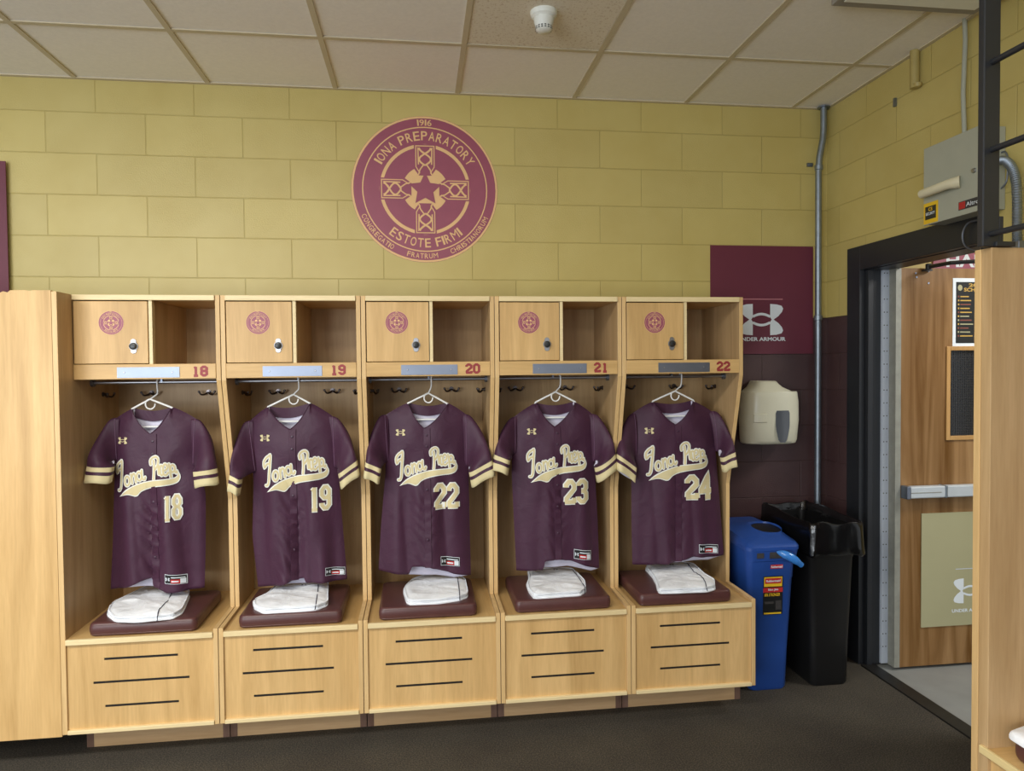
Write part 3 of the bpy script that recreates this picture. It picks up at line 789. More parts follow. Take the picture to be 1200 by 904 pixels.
def jersey(J, label, seed):
    rnd = random.Random(seed); ph = [rnd.uniform(0, 6.28) for _ in range(8)]
    YF = -.505
    P = lambda p, Y=YF: pt(p[0], p[1], Y)
    nl, nr, V = P(J['nl'], -.485), P(J['nr'], -.485), P(J['v'])
    sl, sr = P(J['sl'], -.49), P(J['sr'], -.49)
    mid = J['v'][0]
    TL = sorted([(P((x, y)).z, P((x, y)).x) for y, x in J['L']]); TR = sorted([(P((x, y)).z, P((x, y)).x) for y, x in J['R']])
    HF = [(P(p).x, P(p).z) for p in J['hf']]; HB = [(P(p, -.46).x, P(p, -.46).z) for p in J['hb']]
    HF[0] = (lerp_tab(TL, HF[0][1]) + .004, HF[0][1]); HF[-1] = (lerp_tab(TR, HF[-1][1]) - .004, HF[-1][1]); HB[0] = HF[0]; HB[-1] = HF[-1]
    def xl(z): return smooth_tab(TL, z)
    def xr(z): return smooth_tab(TR, z)
    zs = (TL[-1][0] + TR[-1][0]) / 2
    fo = J['fold']
    def uof(x, z):
        a, b = xl(z), xr(z); return (x - (a + b) / 2) / ((b - a) / 2)
    zbot = min(h[1] for h in HF)
    ztop = max(nl.z, nr.z)
    def dep(z):  # half depth of the torso
        t = (ztop - z) / (ztop - zbot)
        return .016 + .026 * min(1, t / .22) ** .7
    def yfront(x, z):
        u = max(-1, min(1, uof(x, z))); t = max(0, (ztop - z) / (ztop - zbot))
        e = (1 - abs(u) ** 3)
        low = min(1, max(0, (t - .2) / .5))
        xx = x - V.x
        f = .014 * fo * low * math.sin(38 * xx + ph[0] + 1.4 * math.sin(2.2 * z + ph[1])) 
        f += .006 * low * math.sin(75 * xx + ph[2] + 2.5 * t) * (.6 + .4 * math.sin(9 * z + ph[5]))
        f += .004 * math.sin(26 * z - 34 * abs(xx) + ph[6]) * math.exp(-((t - .35) / .2) ** 2)
        # gathers around the placket
        lo2 = min(1, max(0, (t - .40) / .15)); g = math.exp(-(xx / .04) ** 2) * lo2
        f += .012 * fo * g * ((1 - abs(math.sin(48 * z - 60 * abs(xx) + ph[3] + 1.2 * math.sin(21 * z)))) ** 1.5 - .35)
        f += .009 * lo2 * ((1 - abs(math.sin(17 * xx + ph[7] + 1.1 * z))) ** 2 - .3)
        # drape from shoulders
        f += .004 * math.sin(30 * (abs(xx) - .5 * (ztop - z)) + ph[4]) * (1 - low)
        return -.478 - dep(z) * e + f * e
    def yback(x, z):
        u = max(-1, min(1, uof(x, z))); e = (1 - abs(u) ** 3)
        return -.478 + (dep(z) * .75) * e + .004 * math.sin(40 * (x - V.x) + ph[5]) * e
    N = 64; K = 60
    us = [-1 + 2 * i / N for i in range(N + 1)]
    def xtop(u): return (xl(zs) + xr(zs)) / 2 + u * (xr(zs) - xl(zs)) / 2
    def shoulder(x):
        if x < nl.x:
            t = (nl.x - x) / max(1e-6, nl.x - xl(zs)); return nl.z + (min(sl.z, zs) - nl.z) * t ** 1.25
        if x > nr.x:
            t = (x - nr.x) / max(1e-6, xr(zs) - nr.x); return nr.z + (min(sr.z, zs) - nr.z) * t ** 1.25
        return None
    def ztf(u):
        x = xtop(u); s = shoulder(x)
        if s is not None: return s
        if x < V.x: t = (x - nl.x) / (V.x - nl.x); z = nl.z + (V.z - nl.z) * (t + .22 * math.sin(t * PI) * 0.6)
        else: t = (nr.x - x) / (nr.x - V.x); z = nr.z + (V.z - nr.z) * (t + .22 * math.sin(t * PI) * 0.6)
        return z
    def ztb(u):
        x = xtop(u); s = shoulder(x)
        if s is not None: return s
        t = (x - nl.x) / (nr.x - nl.x); return nl.z + (nr.z - nl.z) * t - .014 * math.sin(t * PI)
    mb = MB()
    def grid(ztop_f, hem, yfun, flip):
        idx = []; vs = []
        for j in range(K + 1):
            for u in us:
                t = j / K
                zt = ztop_f(u)
                x = xtop(u); zb = lerp_tab(hem, (xl(zbot + .02) + xr(zbot + .02)) / 2 + u * (xr(zbot + .02) - xl(zbot + .02)) / 2) if abs(u) < .999 else HF[0 if u < 0 else -1][1]
                for _ in range(3):
                    z = zt + (zb - zt) * t
                    x = (xl(z) + xr(z)) / 2 + u * (xr(z) - xl(z)) / 2
                y = yfun(x, z)
                if shoulder(xtop(u)) is not None and j <= 4:
                    y = -.478 + (y + .478) * (j / 4.0) ** .5
                vs.append((x, y, z))
        n = N + 1
        fs = [(j * n + i, j * n + i + 1, (j + 1) * n + i + 1, (j + 1) * n + i) for j in range(K) for i in range(N)]
        if flip: fs = [f[::-1] for f in fs]
        mb.add(vs, fs)
    grid(ztf, HF, yfront, False)
    grid(ztb, HB, yback, True)
    root = thing('baseball_jersey', label, 'jersey', (V.x, -.478, zbot), 'maroon jerseys hanging in the lockers')
    # weld sides and shoulders, make the shell
    body = build('body', mb, ['jersey', 'lining'], root, smooth=True, solid=(.0024, 1), fixn='weld')
    bd = body
    # sleeves
    for side in (0, 1):
        co, ci, py = J['cl'] if side == 0 else J['cr']
        YC = -.57 
        o1 = pt(co[0], co[1], YC); i1 = pt(ci[0], ci[1], YC); oc_, ic_ = o1.copy(), i1.copy()
        sh = (sl if side == 0 else sr); pit = P(J['lpit'] if side == 0 else J['rpit'], -.49)
        sg = -1 if side == 0 else 1
        dr_ = ((sh + pit) / 2 - (o1 + i1) / 2).normalized(); dr_ = (dr_ + Vector((0, 0, 1))).normalized(); o1 = o1 + dr_ * .072; i1 = i1 + dr_ * .072
        top0 = Vector((sh.x - sg * .045, -.478, (shoulder(sh.x - sg * .045) or sh.z) - .012))
        pit0 = Vector((pit.x - sg * .02, -.478, pit.z - .005))
        if i1.z > pit0.z - .015: pit0.z = i1.z + .02; pit = Vector((pit.x, pit.y, i1.z + .012))
        # outer path bends over the shoulder
        outer = spline([tuple(top0), (sh.x - sg * .004, -.482, sh.z - .005), (sh.x + (o1.x - sh.x) * .42 + sg * .008, -.505, sh.z + (o1.z - sh.z) * .38), (sh.x + (o1.x - sh.x) * .78 + sg * .006, -.545, sh.z + (o1.z - sh.z) * .75), tuple(o1)], 8)
        n = len(outer); q = MB(); rings = []; SEG = 36
        innr = spline([tuple(pit0), (pit.x, -.495, pit.z), ((pit.x + i1.x) / 2, -.53, (pit.z + i1.z) / 2), tuple(i1)], 8)
        for j in range(n):
            o = Vector(outer[j]); t = j / (n - 1)
            s_ = t * (len(innr) - 1); a_ = int(min(s_, len(innr) - 2)); f_ = s_ - a_
            ii = Vector(innr[a_]).lerp(Vector(innr[a_ + 1]), f_)
            c = (o + ii) / 2; ax = (o - ii) / 2
            dpt = .012 + .026 * min(1, t * 2.2)
            ring = []
            for k2 in range(SEG):
                th = 2 * PI * k2 / SEG
                cs, sn = math.cos(th), math.sin(th)
                cs = math.copysign(abs(cs) ** .85, cs); sn = math.copysign(abs(sn) ** .85, sn)
                wob = 1 + .16 * math.sin(3 * th + ph[6] + side + 2 * t) * t
                ring.append(c + ax * cs + Vector((0, -dpt * sn * wob, 0)) + Vector((0, .004 * math.sin(9 * t + 2 * th + ph[7]), 0)))
            rings.append(ring)
        # the cuff: two bands parallel to its edge
        end = rings[-1]; k0 = len(rings)
        bands = [(.072, 0), (.068, 2), (.049, 2), (.0485, 0), (.034, 0), (.0335, 2), (.016, 2), (0, 2)]
        seq = [(rg, 0) for rg in rings]
        for d_, m_ in bands[1:]:
            seq.append(([p - dr_ * (.072 - d_) * (1 + .04 * math.sin(3 * 2 * PI * i_ / SEG)) for i_, p in enumerate(end)], m_))
        prevd = .072
        for j in range(len(seq) - 1):
            if j + 1 < k0: m_ = 0
            else:
                d_mid = (bands[j + 1 - k0][0] + bands[j + 2 - k0][0]) / 2
                m_ = 2 if (.0487 < d_mid < .068 or d_mid < .0335) else 0
            q.loft([seq[j][0], seq[j + 1][0]], m_, False, False)
        slv = build('sleeve', q, ['jersey', 'lining', 'gold', 'lining'], root, smooth=True, solid=(.0022, 1), fixn='weld')
        rg = rings[4]; fr_ = [p + Vector((0, -.0012, 0)) for p in rg[:SEG // 2 + 1]]
        build('armhole_seam', MB().tube(fr_, .0011, 6), 'seam', root, slv, smooth=True)
    # trims and lettering follow the front surface
    def on(eps):
        return lambda x, z: Vector((x, yfront(x, z) - eps, z))
    # placket
    q = MB(); zf = lambda x: lerp_tab(HF, x)
    hemz = zf(V.x + .012) + .002
    zz = [V.z - .002 + (hemz - V.z) * i / 60 for i in range(61)]
    vs = [];
    for z in zz:
        for dx, e in ((-.004, .0006), (-.003, .0035), (.026, .0035), (.028, .0006)): vs.append((V.x + dx, yfront(V.x + dx, z) - e, z))
    q.add(vs, [(4 * i + k, 4 * i + k + 1, 4 * i + k + 5, 4 * i + k + 4) for i in range(60) for k in range(3)])
    build('placket', q, 'jersey', root, smooth=True)
    for i, tz in enumerate((.05, .13, .44, .60, .80)):
        z = V.z + (hemz - V.z) * tz; x = V.x + .011
        build('button', MB().lathe([(.001, 0), (.0055, 0), (.0055, -.0015), (.004, -.0022), (.001, -.002)], (x, yfront(x, z) - .004, z), 'y', 14), 'button', root, smooth=True)
    # collar band: inside of the back neck and the front V edge
    q = MB(); n2 = 24; vs = []
    for i in range(n2 + 1):
        t = i / n2; x = nl.x + .004 + (nr.x - nl.x - .008) * t; zt = nl.z + (nr.z - nl.z) * t - .014 * math.sin(t * PI)
        yb = yback(x, zt - .01) - .0045
        for dz in (.001, -.018, -.040): vs.append((x, yb - .0005, zt + dz - (.006 * math.sin(t * PI) if dz < -.02 else 0)))
    q.add(vs, [(3 * i + k, 3 * i + k + 1, 3 * i + k + 4, 3 * i + k + 3) for i in range(n2) for k in range(2)])
    build('collar_band', q, 'jersey', root, smooth=True)
    q = MB()
    cl = [on(.0012)(xtop(u), ztf(u) - .0015) for u in us if nl.x - .002 <= xtop(u) <= nr.x + .002]
    q.tube(cl, .0016, 6)
    build('neck_piping', q, 'jersey', root, smooth=True)
    # script
    a = P(J['txt'][:2]); b = P(J['txt'][2:])
    kx = (b.x - a.x) / 785; kz = (a.z - b.z) / 445
    def sc(eps):
        f = on(eps); return lambda u, w: f(a.x + u * kx, a.z - w * kz)
    q = MB()
    for st in SCRIPT: ribbon(q, st, 40, sc(.0052), 0, 14)
    for st in SCRIPT: ribbon(q, st, 20, sc(.0064), 1, 14)
    def strip_fill(P2, eps, mi):
        # swash body as cross strips so that it follows the cloth
        up = spline(P2[0], 4); lo = spline(P2[1], 4); nn = 60
        def samp(L, t):
            s_ = t * (len(L) - 1); i_ = int(min(s_, len(L) - 2)); f_ = s_ - i_
            return (L[i_][0] + (L[i_ + 1][0] - L[i_][0]) * f_, L[i_][1] + (L[i_ + 1][1] - L[i_][1]) * f_)
        g = sc(eps); vs = []
        for i in range(nn + 1):
            A = samp(up, i / nn); B = samp(lo, i / nn)
            for k2 in range(4): vs.append(g(A[0] + (B[0] - A[0]) * k2 / 3, A[1] + (B[1] - A[1]) * k2 / 3))
        q.add(vs, [(4 * i + k2, 4 * i + k2 + 1, 4 * i + k2 + 5, 4 * i + k2 + 4) for i in range(nn) for k2 in range(3)], mi)
    up = [(47, 440), (95, 395), (150, 355), (230, 318), (330, 288), (430, 270), (540, 260), (640, 254), (712, 246), (742, 228), (742, 205), (726, 190)]
    lo = [(47, 440), (110, 424), (170, 417), (262, 438), (320, 390), (400, 360), (500, 340), (600, 330), (690, 322), (760, 296), (786, 240), (762, 180)]
    strip_fill((up, lo), .0046, 0)
    upi = [(75, 428), (112, 396), (160, 366), (236, 328), (334, 298), (432, 280), (540, 270), (640, 264), (716, 256), (752, 232), (752, 204), (738, 196)]
    loi = [(75, 428), (116, 416), (172, 408), (258, 426), (316, 380), (398, 350), (498, 330), (600, 320), (688, 312), (752, 288), (774, 240), (756, 192)]
    strip_fill((upi, loi), .0056, 1)
    build('script_lettering', q, ['outline', 'gold'], root, fixn=False)['label'] = 'gold script team lettering with a swash'
    a2 = P(J['nm'][:2]); b2 = P(J['nm'][2:]); q = MB()
    bx = (a2.x + .001, b2.z + .001, b2.x - .001, a2.z - .001); w_ = (b2.x - a2.x) / 2 * .29
    number(q, J['num'], bx, on(.0045), w_ + .010, 0, .005)
    number(q, J['num'], bx, on(.0068), w_, 1, .005)
    build('number', q, ['outline', 'gold'], root, fixn=False)['label'] = 'gold number %s with white border' % J['num']
    q = MB(); u_ = P(J['ua']); armour_mark(q, u_.x, u_.z, .043, on(.0026))
    build('chest_logo', q, 'gold', root, fixn=False)
    # hem tag
    a3 = P(J['tg'][0]); b3 = P(J['tg'][1]); q = MB()
    W_ = b3.x - a3.x; H_ = (a3.z - b3.z) * .72; tilt = -(.28 * H_) / W_
    def tgm(eps):
        f = on(eps); return lambda u, w: f(a3.x + u * W_, a3.z - (1 - w) * H_ + tilt * u * W_)
    def rect(u0, v0, u1, v1, eps, mi):
        g = tgm(eps); n_ = 10
        vs = [g(u0 + (u1 - u0) * i / n_, v0 + (v1 - v0) * k2 / 3) for i in range(n_ + 1) for k2 in range(4)]
        q.add(vs, [(4 * i + k2, 4 * i + k2 + 1, 4 * i + k2 + 5, 4 * i + k2 + 4) for i in range(n_) for k2 in range(3)], mi)
    rect(0, 0, 1, 1, .0035, 1); rect(.02, .05, .98, .95, .0042, 0); rect(.30, .10, .72, .52, .005, 2); rect(.72, .10, .95, .60, .005, 1)
    g = tgm(.0052); armour_mark(q, .15, .5, .22, lambda a_, b_: g(a_, .5 + (b_ - .5) * 2.2), 1)
    rect(.32, .66, .92, .76, .005, 1); rect(.34, .24, .66, .38, .0058, 1)
    build('hem_tag', q, ['blackknob', 'white', 'red'], root, fixn=False)['label'] = 'black hem tag with red and white blocks'
    return root
for i, J in enumerate(JD): jersey(J, JLAB[i], 11 + i * 3)

# ------------------------------------------------------------------ wall things
R_ = .381
q = MB(); q.prism(arc(1.849, 2.537, R_ + .001, 0, 360, 72)[:-1], 'y', -.0015, -.0005)
root = thing('wall_emblem', 'large round maroon and gold school crest on the yellow block wall', 'emblem', (1.849, 0, 2.537))
build('disc', q, 'emblem_maroon', root)
q = MB(); seal(q, lambda a, b, k: Vector((a, -.0018 - .0003 * k, b)), 1.849, 2.537, R_)
build('crest_print', q, ['emblem_maroon', 'emblem_gold'], root, fixn=False)

def sign(name, x0, x1, z0, z1, y, mat, label, fnp=None):
    root = thing(name, label, 'sign', ((x0 + x1) / 2, y, z0))
    build('board', MB().box(x0, x1, y - .006, y - .001, z0, z1), mat, root)
    return root
r = sign('wall_sign', 3.418, 4.028, 1.66, 2.266, 0, 'poster', 'maroon square sign with white sportswear mark behind the last locker')
q = MB(); g = lambda u, w: Vector((u, -.0066, w))
c1 = pt(891.7, 374.8, 0)
q2 = pt(917, 374, 0); armour_mark(q, c1.x, c1.z, (q2.x - c1.x) * 2, lambda u, w: g(u, c1.z + (w - c1.z) * 1.0))
e0 = pt(920, 397.5, 0)
text(q, 'UNDER ARMOUR', (2 * c1.x - e0.x, e0.z - .011, e0.x, e0.z + .011), g, bold=.03)
build('logo_print', q, 'white', r, fixn=False)
l0 = pt(916.5, 351, 0)
build('rule_line', MB().box(2 * c1.x - l0.x, l0.x, -.0068, -.006, l0.z - .003, l0.z + .003), 'pinkline', r)
# maroon board at the far left
sign('wall_sign', -.80, -.172, 1.98, 2.62, -.02, 'poster', 'plain maroon board above the corner panel at the left')

# conduit in the corner
cx_, cy_ = 4.036, -.045
root = thing('conduit_pipe', 'galvanised conduit running floor to ceiling in the corner by the door', 'pipe', (cx_, cy_, 0))
build('pipe', MB().tube([(cx_ - .004, cy_, 0), (cx_, cy_, 1.6), (cx_, cy_, 2.68), (cx_ + .006, cy_, 2.76), (cx_ + .026, cy_, 2.86), (cx_ + .03, cy_, 2.92), (cx_ + .03, cy_, ZC - .001)], .0175, 16), 'galv', root, smooth=True)
q = MB(); q.lathe([(.019, -.014), (.0225, -.012), (.0225, .012), (.019, .014)], (cx_, cy_, 1.86), 'z', 20); q.lathe([(.019, -.014), (.0225, -.012), (.0225, .012), (.019, .014)], (cx_ + .002, cy_, 2.70), 'z', 20)
build('coupling', q, 'galv', root, smooth=True)
build('strap', MB().box(cx_ - .045, cx_ - .014, -.012, -.0005, 2.715, 2.735).tube([(cx_ - .034, -.012, 2.725), (cx_ - .034, -.02, 2.725)], .006, 8), 'alu', root)
build('ceiling_collar', MB().lathe([(.018, 0), (.034, 0), (.034, .004), (.018, .004)], (cx_ + .03, cy_, ZC - .012), 'z', 20), 'alu', root)

# towel dispenser
root = thing('towel_dispenser', 'cream plastic paper towel dispenser on the dark wall above the bins', 'dispenser', (3.712, 0, 1.16))
def dring(z, hw, d, cx=3.708):
    out = []
    for k in range(40):
        t = 2 * PI * k / 40; c, s = math.cos(t), math.sin(t)
        x = math.copysign(abs(c) ** .62, c) * hw
        y = -.002 - d / 2 * (1 + math.copysign(abs(s) ** .75, s))
        out.append((cx + x, y, z))
    return out
q = MB(); q.loft([dring(1.172, .125, .15), dring(1.166, .137, .17), dring(1.172, .146, .185), dring(1.19, .150, .195), dring(1.30, .157, .205), dring(1.40, .155, .205), dring(1.445, .150, .20), dring(1.452, .148, .198)])
build('body', q, 'cream', root, smooth=True)
q = MB(); q.loft([dring(1.452, .128, .185, 3.70), dring(1.458, .122, .18, 3.70), dring(1.475, .090, .165, 3.694), dring(1.495, .070, .15, 3.692), dring(1.507, .063, .14, 3.692), dring(1.510, .058, .13, 3.692)])
build('cap', q, 'cream', root, smooth=True)
def disp_y(x, z): # front surface depth of the body
    c = min(.999, abs(x - 3.708) / .156) ** (1 / .62); s = (1 - c * c) ** .5
    return -.002 - .205 / 2 * (1 + s ** .75)
q = MB(); w0 = [(3.745, 1.345), (3.752, 1.352), (3.818, 1.352), (3.826, 1.345), (3.824, 1.27), (3.808, 1.186), (3.798, 1.18), (3.772, 1.18), (3.763, 1.188), (3.746, 1.27)]
rows_ = []; WX = pt(916.5, 480, -.2).x - 3.7855
for i in range(13):
    t = i / 12; z = 1.352 + (1.180 - 1.352) * t
    xa = 3.745 + .020 * max(0, (t - .45) / .55) ** 1.4 + (.006 if i in (0, 12) else 0); xb = 3.826 - .020 * max(0, (t - .45) / .55) ** 1.4 - (.006 if i in (0, 12) else 0)
    for k in range(7):
        x = xa + (xb - xa) * k / 6 + WX; rows_.append((x, disp_y(x, z) - .0016, z))
q.add(rows_, [(i * 7 + k, i * 7 + k + 1, i * 7 + k + 8, i * 7 + k + 7) for i in range(12) for k in range(6)])
build('viewing_window', q, 'smoke', root, smooth=True)
q = MB(); vs = []
for zi in (1.292, 1.332):
    for k in range(7):
        x = 3.583 + .062 * k / 6; vs.append((x, disp_y(x, zi) - .004, zi))
for zi in (1.288, 1.336):
    for k in range(7):
        x = 3.580 + .068 * k / 6; vs.append((x, disp_y(x, zi) + .001, zi))
q.add(vs, [(k, k + 1, k + 8, k + 7) for k in range(6)] + [(14 + k, 15 + k, 1 + k, k) for k in range(6)] + [(7 + k, 8 + k, 22 + k, 21 + k) for k in range(6)] + [(14, 0, 7, 21), (6, 20, 27, 13)])
build('latch', q, 'cream', root)

# smoke detector
root = thing('smoke_detector', 'white smoke detector on the speckled ceiling tile', 'smoke detector', (2.325, -.90, ZC))
build('base', MB().lathe([(.002, 0), (.055, 0), (.055, -.008), (.052, -.020), (.046, -.024), (.044, -.028), (.002, -.028)], (2.325, -.90, ZC - .0005), 'z', 36), 'whiteplastic', root, smooth=True)
build('sensor_head', MB().lathe([(.002, -.027), (.042, -.027), (.040, -.045), (.034, -.062), (.033, -.075), (.025, -.082), (.002, -.084)], (2.325, -.90, ZC), 'z', 36), 'whiteplastic', root, smooth=True)
q = MB()
for k in range(16):
    t = 2 * PI * k / 16
    for z in (-.066, -.0735):
        c = Vector((2.325 + .0338 * math.cos(t), -.90 + .0338 * math.sin(t), ZC + z)); tt = Vector((-math.sin(t), math.cos(t), 0)); nn = Vector((math.cos(t), math.sin(t), 0))
        q.add([c + tt * a + Vector((0, 0, b)) + nn * .001 for a, b in ((-.004, -.002), (.004, -.002), (.004, .002), (-.004, .002))], [(0, 1, 2, 3)])
build('vent_slot', q, 'blackknob', root)
# surface light fixture at the right
root = thing('ceiling_light', 'grey framed ceiling light fixture near the right wall', 'light fixture', (3.75, -1.75, ZC))
build('housing', MB().box(3.43, 4.05, -2.35, -1.14, ZC - .035, ZC - .001), 'fixture', root, bevel=.003)
build('diffuser', MB().box(3.46, 4.02, -2.32, -1.18, ZC - .038, ZC - .034), 'whiteplastic', root)

# alarm cabinet on the right wall
AX = XC - .105
def pw(px, py, X=AX):
    d = FW + RT * ((px - 600) / F) - UP * ((py - 452) / F); return CAM + d * ((X - CAM.x) / d.x)
ca = pw(1083, 175); cb2 = pw(1083, 265); cc = pw(1152, 143)
y1, y2 = ca.y, cc.y; z1, z0 = ca.z, cb2.z
root = thing('control_cabinet', 'grey metal control cabinet mounted over the black door frame', 'cabinet', (XC, (y1 + y2) / 2, z0))
build('case', MB().box(AX + .006, XC - .001, y2 + .004, y1 - .004, z0 + .004, z1 - .004), 'panel', root, bevel=.003)
dr_ = build('door', MB().box(AX - .002, AX + .005, y2, y1, z0, z1), 'panel', root, bevel=.002)
lk = pw(1142, 200)
build('lock', MB().lathe([(.001, 0), (.011, 0), (.009, -.006), (.001, -.007)], (AX - .002, lk.y, lk.z), 'x', 16), 'chrome', root, dr_, smooth=True)
h0 = pw(1088, 228); h1 = pw(1126, 216)
q = MB(); q.tube([(AX - .03, h0.y + .01, h0.z), (AX - .032, h0.y, h0.z), (AX - .032, h1.y + .03, h0.z + .004), (AX - .004, h1.y - .0, h0.z + .006)], [.010, .019, .020, .026], 14)
build('door_sensor', q, 'beige', root, dr_, smooth=True)
s0 = pw(1084.5, 264); s1 = pw(1103, 241)
zst = z0 + .004; hst = .062; wst = .085
q = MB(); fr = lambda X: (lambda u, w: Vector((X, y1 - u, w)))
q.box(AX - .0035, AX - .002, y1 - .004 - wst, y1 - .004, zst, zst + .09, 0)
q.box(AX - .0042, AX - .003, y1 - .016 - .062, y1 - .014, zst + .018, zst + .074, 1)
text(q, 'SECURITY', (.018, zst + .036, .074, zst + .048), fr(AX - .0048), 2, .02)
text(q, 'CS', (.034, zst + .053, .058, zst + .068), fr(AX - .0048), 0, .03)
st = build('sticker', q, ['yellowsticker', 'blackknob', 'white'], root, dr_)
st['label'] = 'yellow and black security sticker'
a_ = pw(1124, 252); b_ = pw(1148, 241)
q = MB(); u0 = y1 - a_.y; u1 = y1 - b_.y + .05
q.box(AX - .0035, AX - .002, y1 - u1, y1 - u0, z0 + .022, z0 + .056, 0)
q.box(AX - .0042, AX - .003, y1 - u0 - .036, y1 - u0 - .003, z0 + .025, z0 + .053, 1)
text(q, 'Altronix', (u0 + .042, z0 + .030, u1 - .01, z0 + .047), fr(AX - .0048), 2, .01)
build('maker_plate', q, ['darkgrey', 'red', 'white'], root, dr_)

# small pipes and cables on the right wall
c0 = pw(1135, 30, XC - .02)
single('conduit_pipe', MB().tube([(XC - .02, -1.045, z1 + .0), (XC - .02, -1.035, z1 + .2), (XC - .02, -1.045, ZC - .09), (XC - .02, -1.04, ZC - .001)], .0095, 10), 'panel', (XC - .02, -1.045, z1),
       'thin grey conduit rising from the control cabinet to the ceiling', 'pipe', smooth=True)
single('pipe_stub', MB().tube([(XC - .024, -.745, ZC - .002), (XC - .024, -.745, 2.87)], .02, 14).lathe([(.004, -.02), (.015, -.016), (.018, 0), (.004, 0)], (XC - .024, -.765, 2.885), 'z', 12), 'stubpaint', (XC - .024, -.745, 2.87),
       'short mustard painted pipe stub hanging from the ceiling at the right wall', 'pipe', smooth=True)
single('wall_anchor', MB().box(XC - .012, XC - .0005, -.592, -.578, 2.845, 2.885), 'alu', (XC, -.585, 2.845), 'small metal anchor on the yellow right wall', 'anchor')
# flexible conduit
fl0 = pw(1172, 187, XC - .05); fl1 = pw(1191, 230, XC - .04); fl2 = pw(1193, 284, XC - .03)
fp = [pw(a_, b_, XC - .05) for a_, b_ in ((1172, 188), (1179, 189), (1186, 197), (1190.5, 212), (1192, 235), (1192, 262), (1192, 284))]
q = MB(); path = spline([tuple(p) for p in fp], 16); fl2 = fp[-1]
rs = [.0155 + (.0022 if i % 2 else 0) for i in range(len(path))]
q.tube(path, rs, 12)
single('flexible_conduit', q, 'galv', path[-1], 'ribbed metal flexible conduit curving down beside the black post', 'pipe', smooth=True)
q = MB(); q.box(XC - .08, XC - .0002, fl2.y - .04, fl2.y + .03, fl2.z - .085, fl2.z)
single('junction_box', q, 'alu', (XC, fl2.y, fl2.z - .085), 'small grey junction box under the flexible conduit', 'box', bevel=.003)
w = [pw(a, b, XC - .03) for a, b in ((1146, 258), (1134, 262), (1128, 275), (1131, 288), (1142, 294), (1150, 294))]
q = MB(); q.tube(spline([tuple(p) for p in w], 6), .004, 8)
single('cable_loop', q, 'alu', tuple(w[3]), 'thin grey cable looping below the control cabinet', 'cable', smooth=True)
w = [pw(a, b, XC - .02) for a, b in ((1171, 180), (1178, 178), (1181, 186), (1181, 200), (1179, 214), (1172, 222))]
q = MB(); q.tube(spline([tuple(p) for p in w], 6), .0035, 8)
single('cable_loop', q, 'alu', tuple(w[5]), 'thin grey cable bulging out right of the black post', 'cable', smooth=True)

# ------------------------------------------------------------------ corridor door
root = thing('door_leaf', 'oak corridor door standing open, with panic bar and wired window', 'door', (4.25, -.41, 0))
DXL, DXR, DYF, DYB = 4.252, 5.10, -.415, -.370
q = MB()
wx0 = pt(1113, 420, DYF).x; wz1 = pt(1115, 411, DYF).z; wz0 = pt(1115, 511, DYF).z
wx1 = wx0 + .20
q.box(DXL, wx0, DYB, DYF, .012, 2.09); q.box(wx1, DXR, DYB, DYF, .012, 2.09); q.box(wx0, wx1, DYB, DYF, .012, wz0); q.box(wx0, wx1, DYB, DYF, wz1, 2.09)
build('leaf', q, 'oak', root)
q = MB(); e = .022
q.box(wx0 - e, wx0, DYF - .008, DYF, wz0 - e, wz1 + e); q.box(wx1, wx1 + e, DYF - .008, DYF, wz0 - e, wz1 + e); q.box(wx0, wx1, DYF - .008, DYF, wz0 - e, wz0); q.box(wx0, wx1, DYF - .008, DYF, wz1, wz1 + e)
wf = build('window_frame', q, 'oakframe', root, bevel=.002)
M['darkglass'] = plain('dark wired glass', (34, 36, 40), .12, .6); build('glass_pane', MB().box(wx0, wx1, DYF + .012, DYF + .018, wz0, wz1), 'darkglass', root, wf)
q = MB(); zz_ = wz0
while zz_ < wz1 - .012:
    q.box(wx0, wx1, DYF + .010, DYF + .0112, zz_, zz_ + .0012); zz_ += .013
xx_ = wx0 + .006
while xx_ < wx1:
    q.box(xx_, xx_ + .0012, DYF + .010, DYF + .0112, wz0, wz1); xx_ += .013
build('wire_mesh', q, 'darkgrey', root, wf)
bz1 = pt(1056, 569.5, DYF).z; bz0 = pt(1056, 583, DYF).z; bx0 = pt(1056, 576, DYF).x
q = MB(); q.box(bx0, DXR - .05, DYF - .05, DYF - .006, bz0, bz1); M['bar'] = plain('satin bar', (196, 204, 210), .45, .5, .2, .04); pb = build('panic_bar', q, 'bar', root, bevel=.006)
build('end_cap', MB().box(bx0 - .004, bx0 + .02, DYF - .052, DYF, bz0 - .003, bz1 + .003), 'alu', root, pb, bevel=.004); build('bracket', MB().box(bx0 + .21, bx0 + .225, DYF - .053, DYF, bz0 - .002, bz1 + .002), 'galv', root, pb, bevel=.004)
q = MB(); q.box(bx0 + .02, bx0 + .19, DYF - .0515, DYF - .049, (bz0 + bz1) / 2 - .003, (bz0 + bz1) / 2 + .001); build('groove', q, 'hinge2', root, pb)
# continuous hinge
q = MB(); q.box(XC + .098, XC + .136, -.352, -.338, .01, 2.09, 0)
hg = build('hinge_strip', q, 'hinge', root)
q = MB()
for i in range(30):
    z = .1 + i * .068
    for dx in (.108, .124): q.tube([(XC + dx, -.3525, z), (XC + dx, -.351, z)], .0032, 8)
build('screw', q, 'darkgrey', root, hg)
build('knuckle', MB().tube([(XC + .138, -.36, .01), (XC + .138, -.36, 2.09)], .006, 10), 'hinge2', root, hg, smooth=True)
build('edge_guard', MB().box(DXL - .012, DXL + .018, -.418, -.366, .012, 2.088), 'hinge2', root)
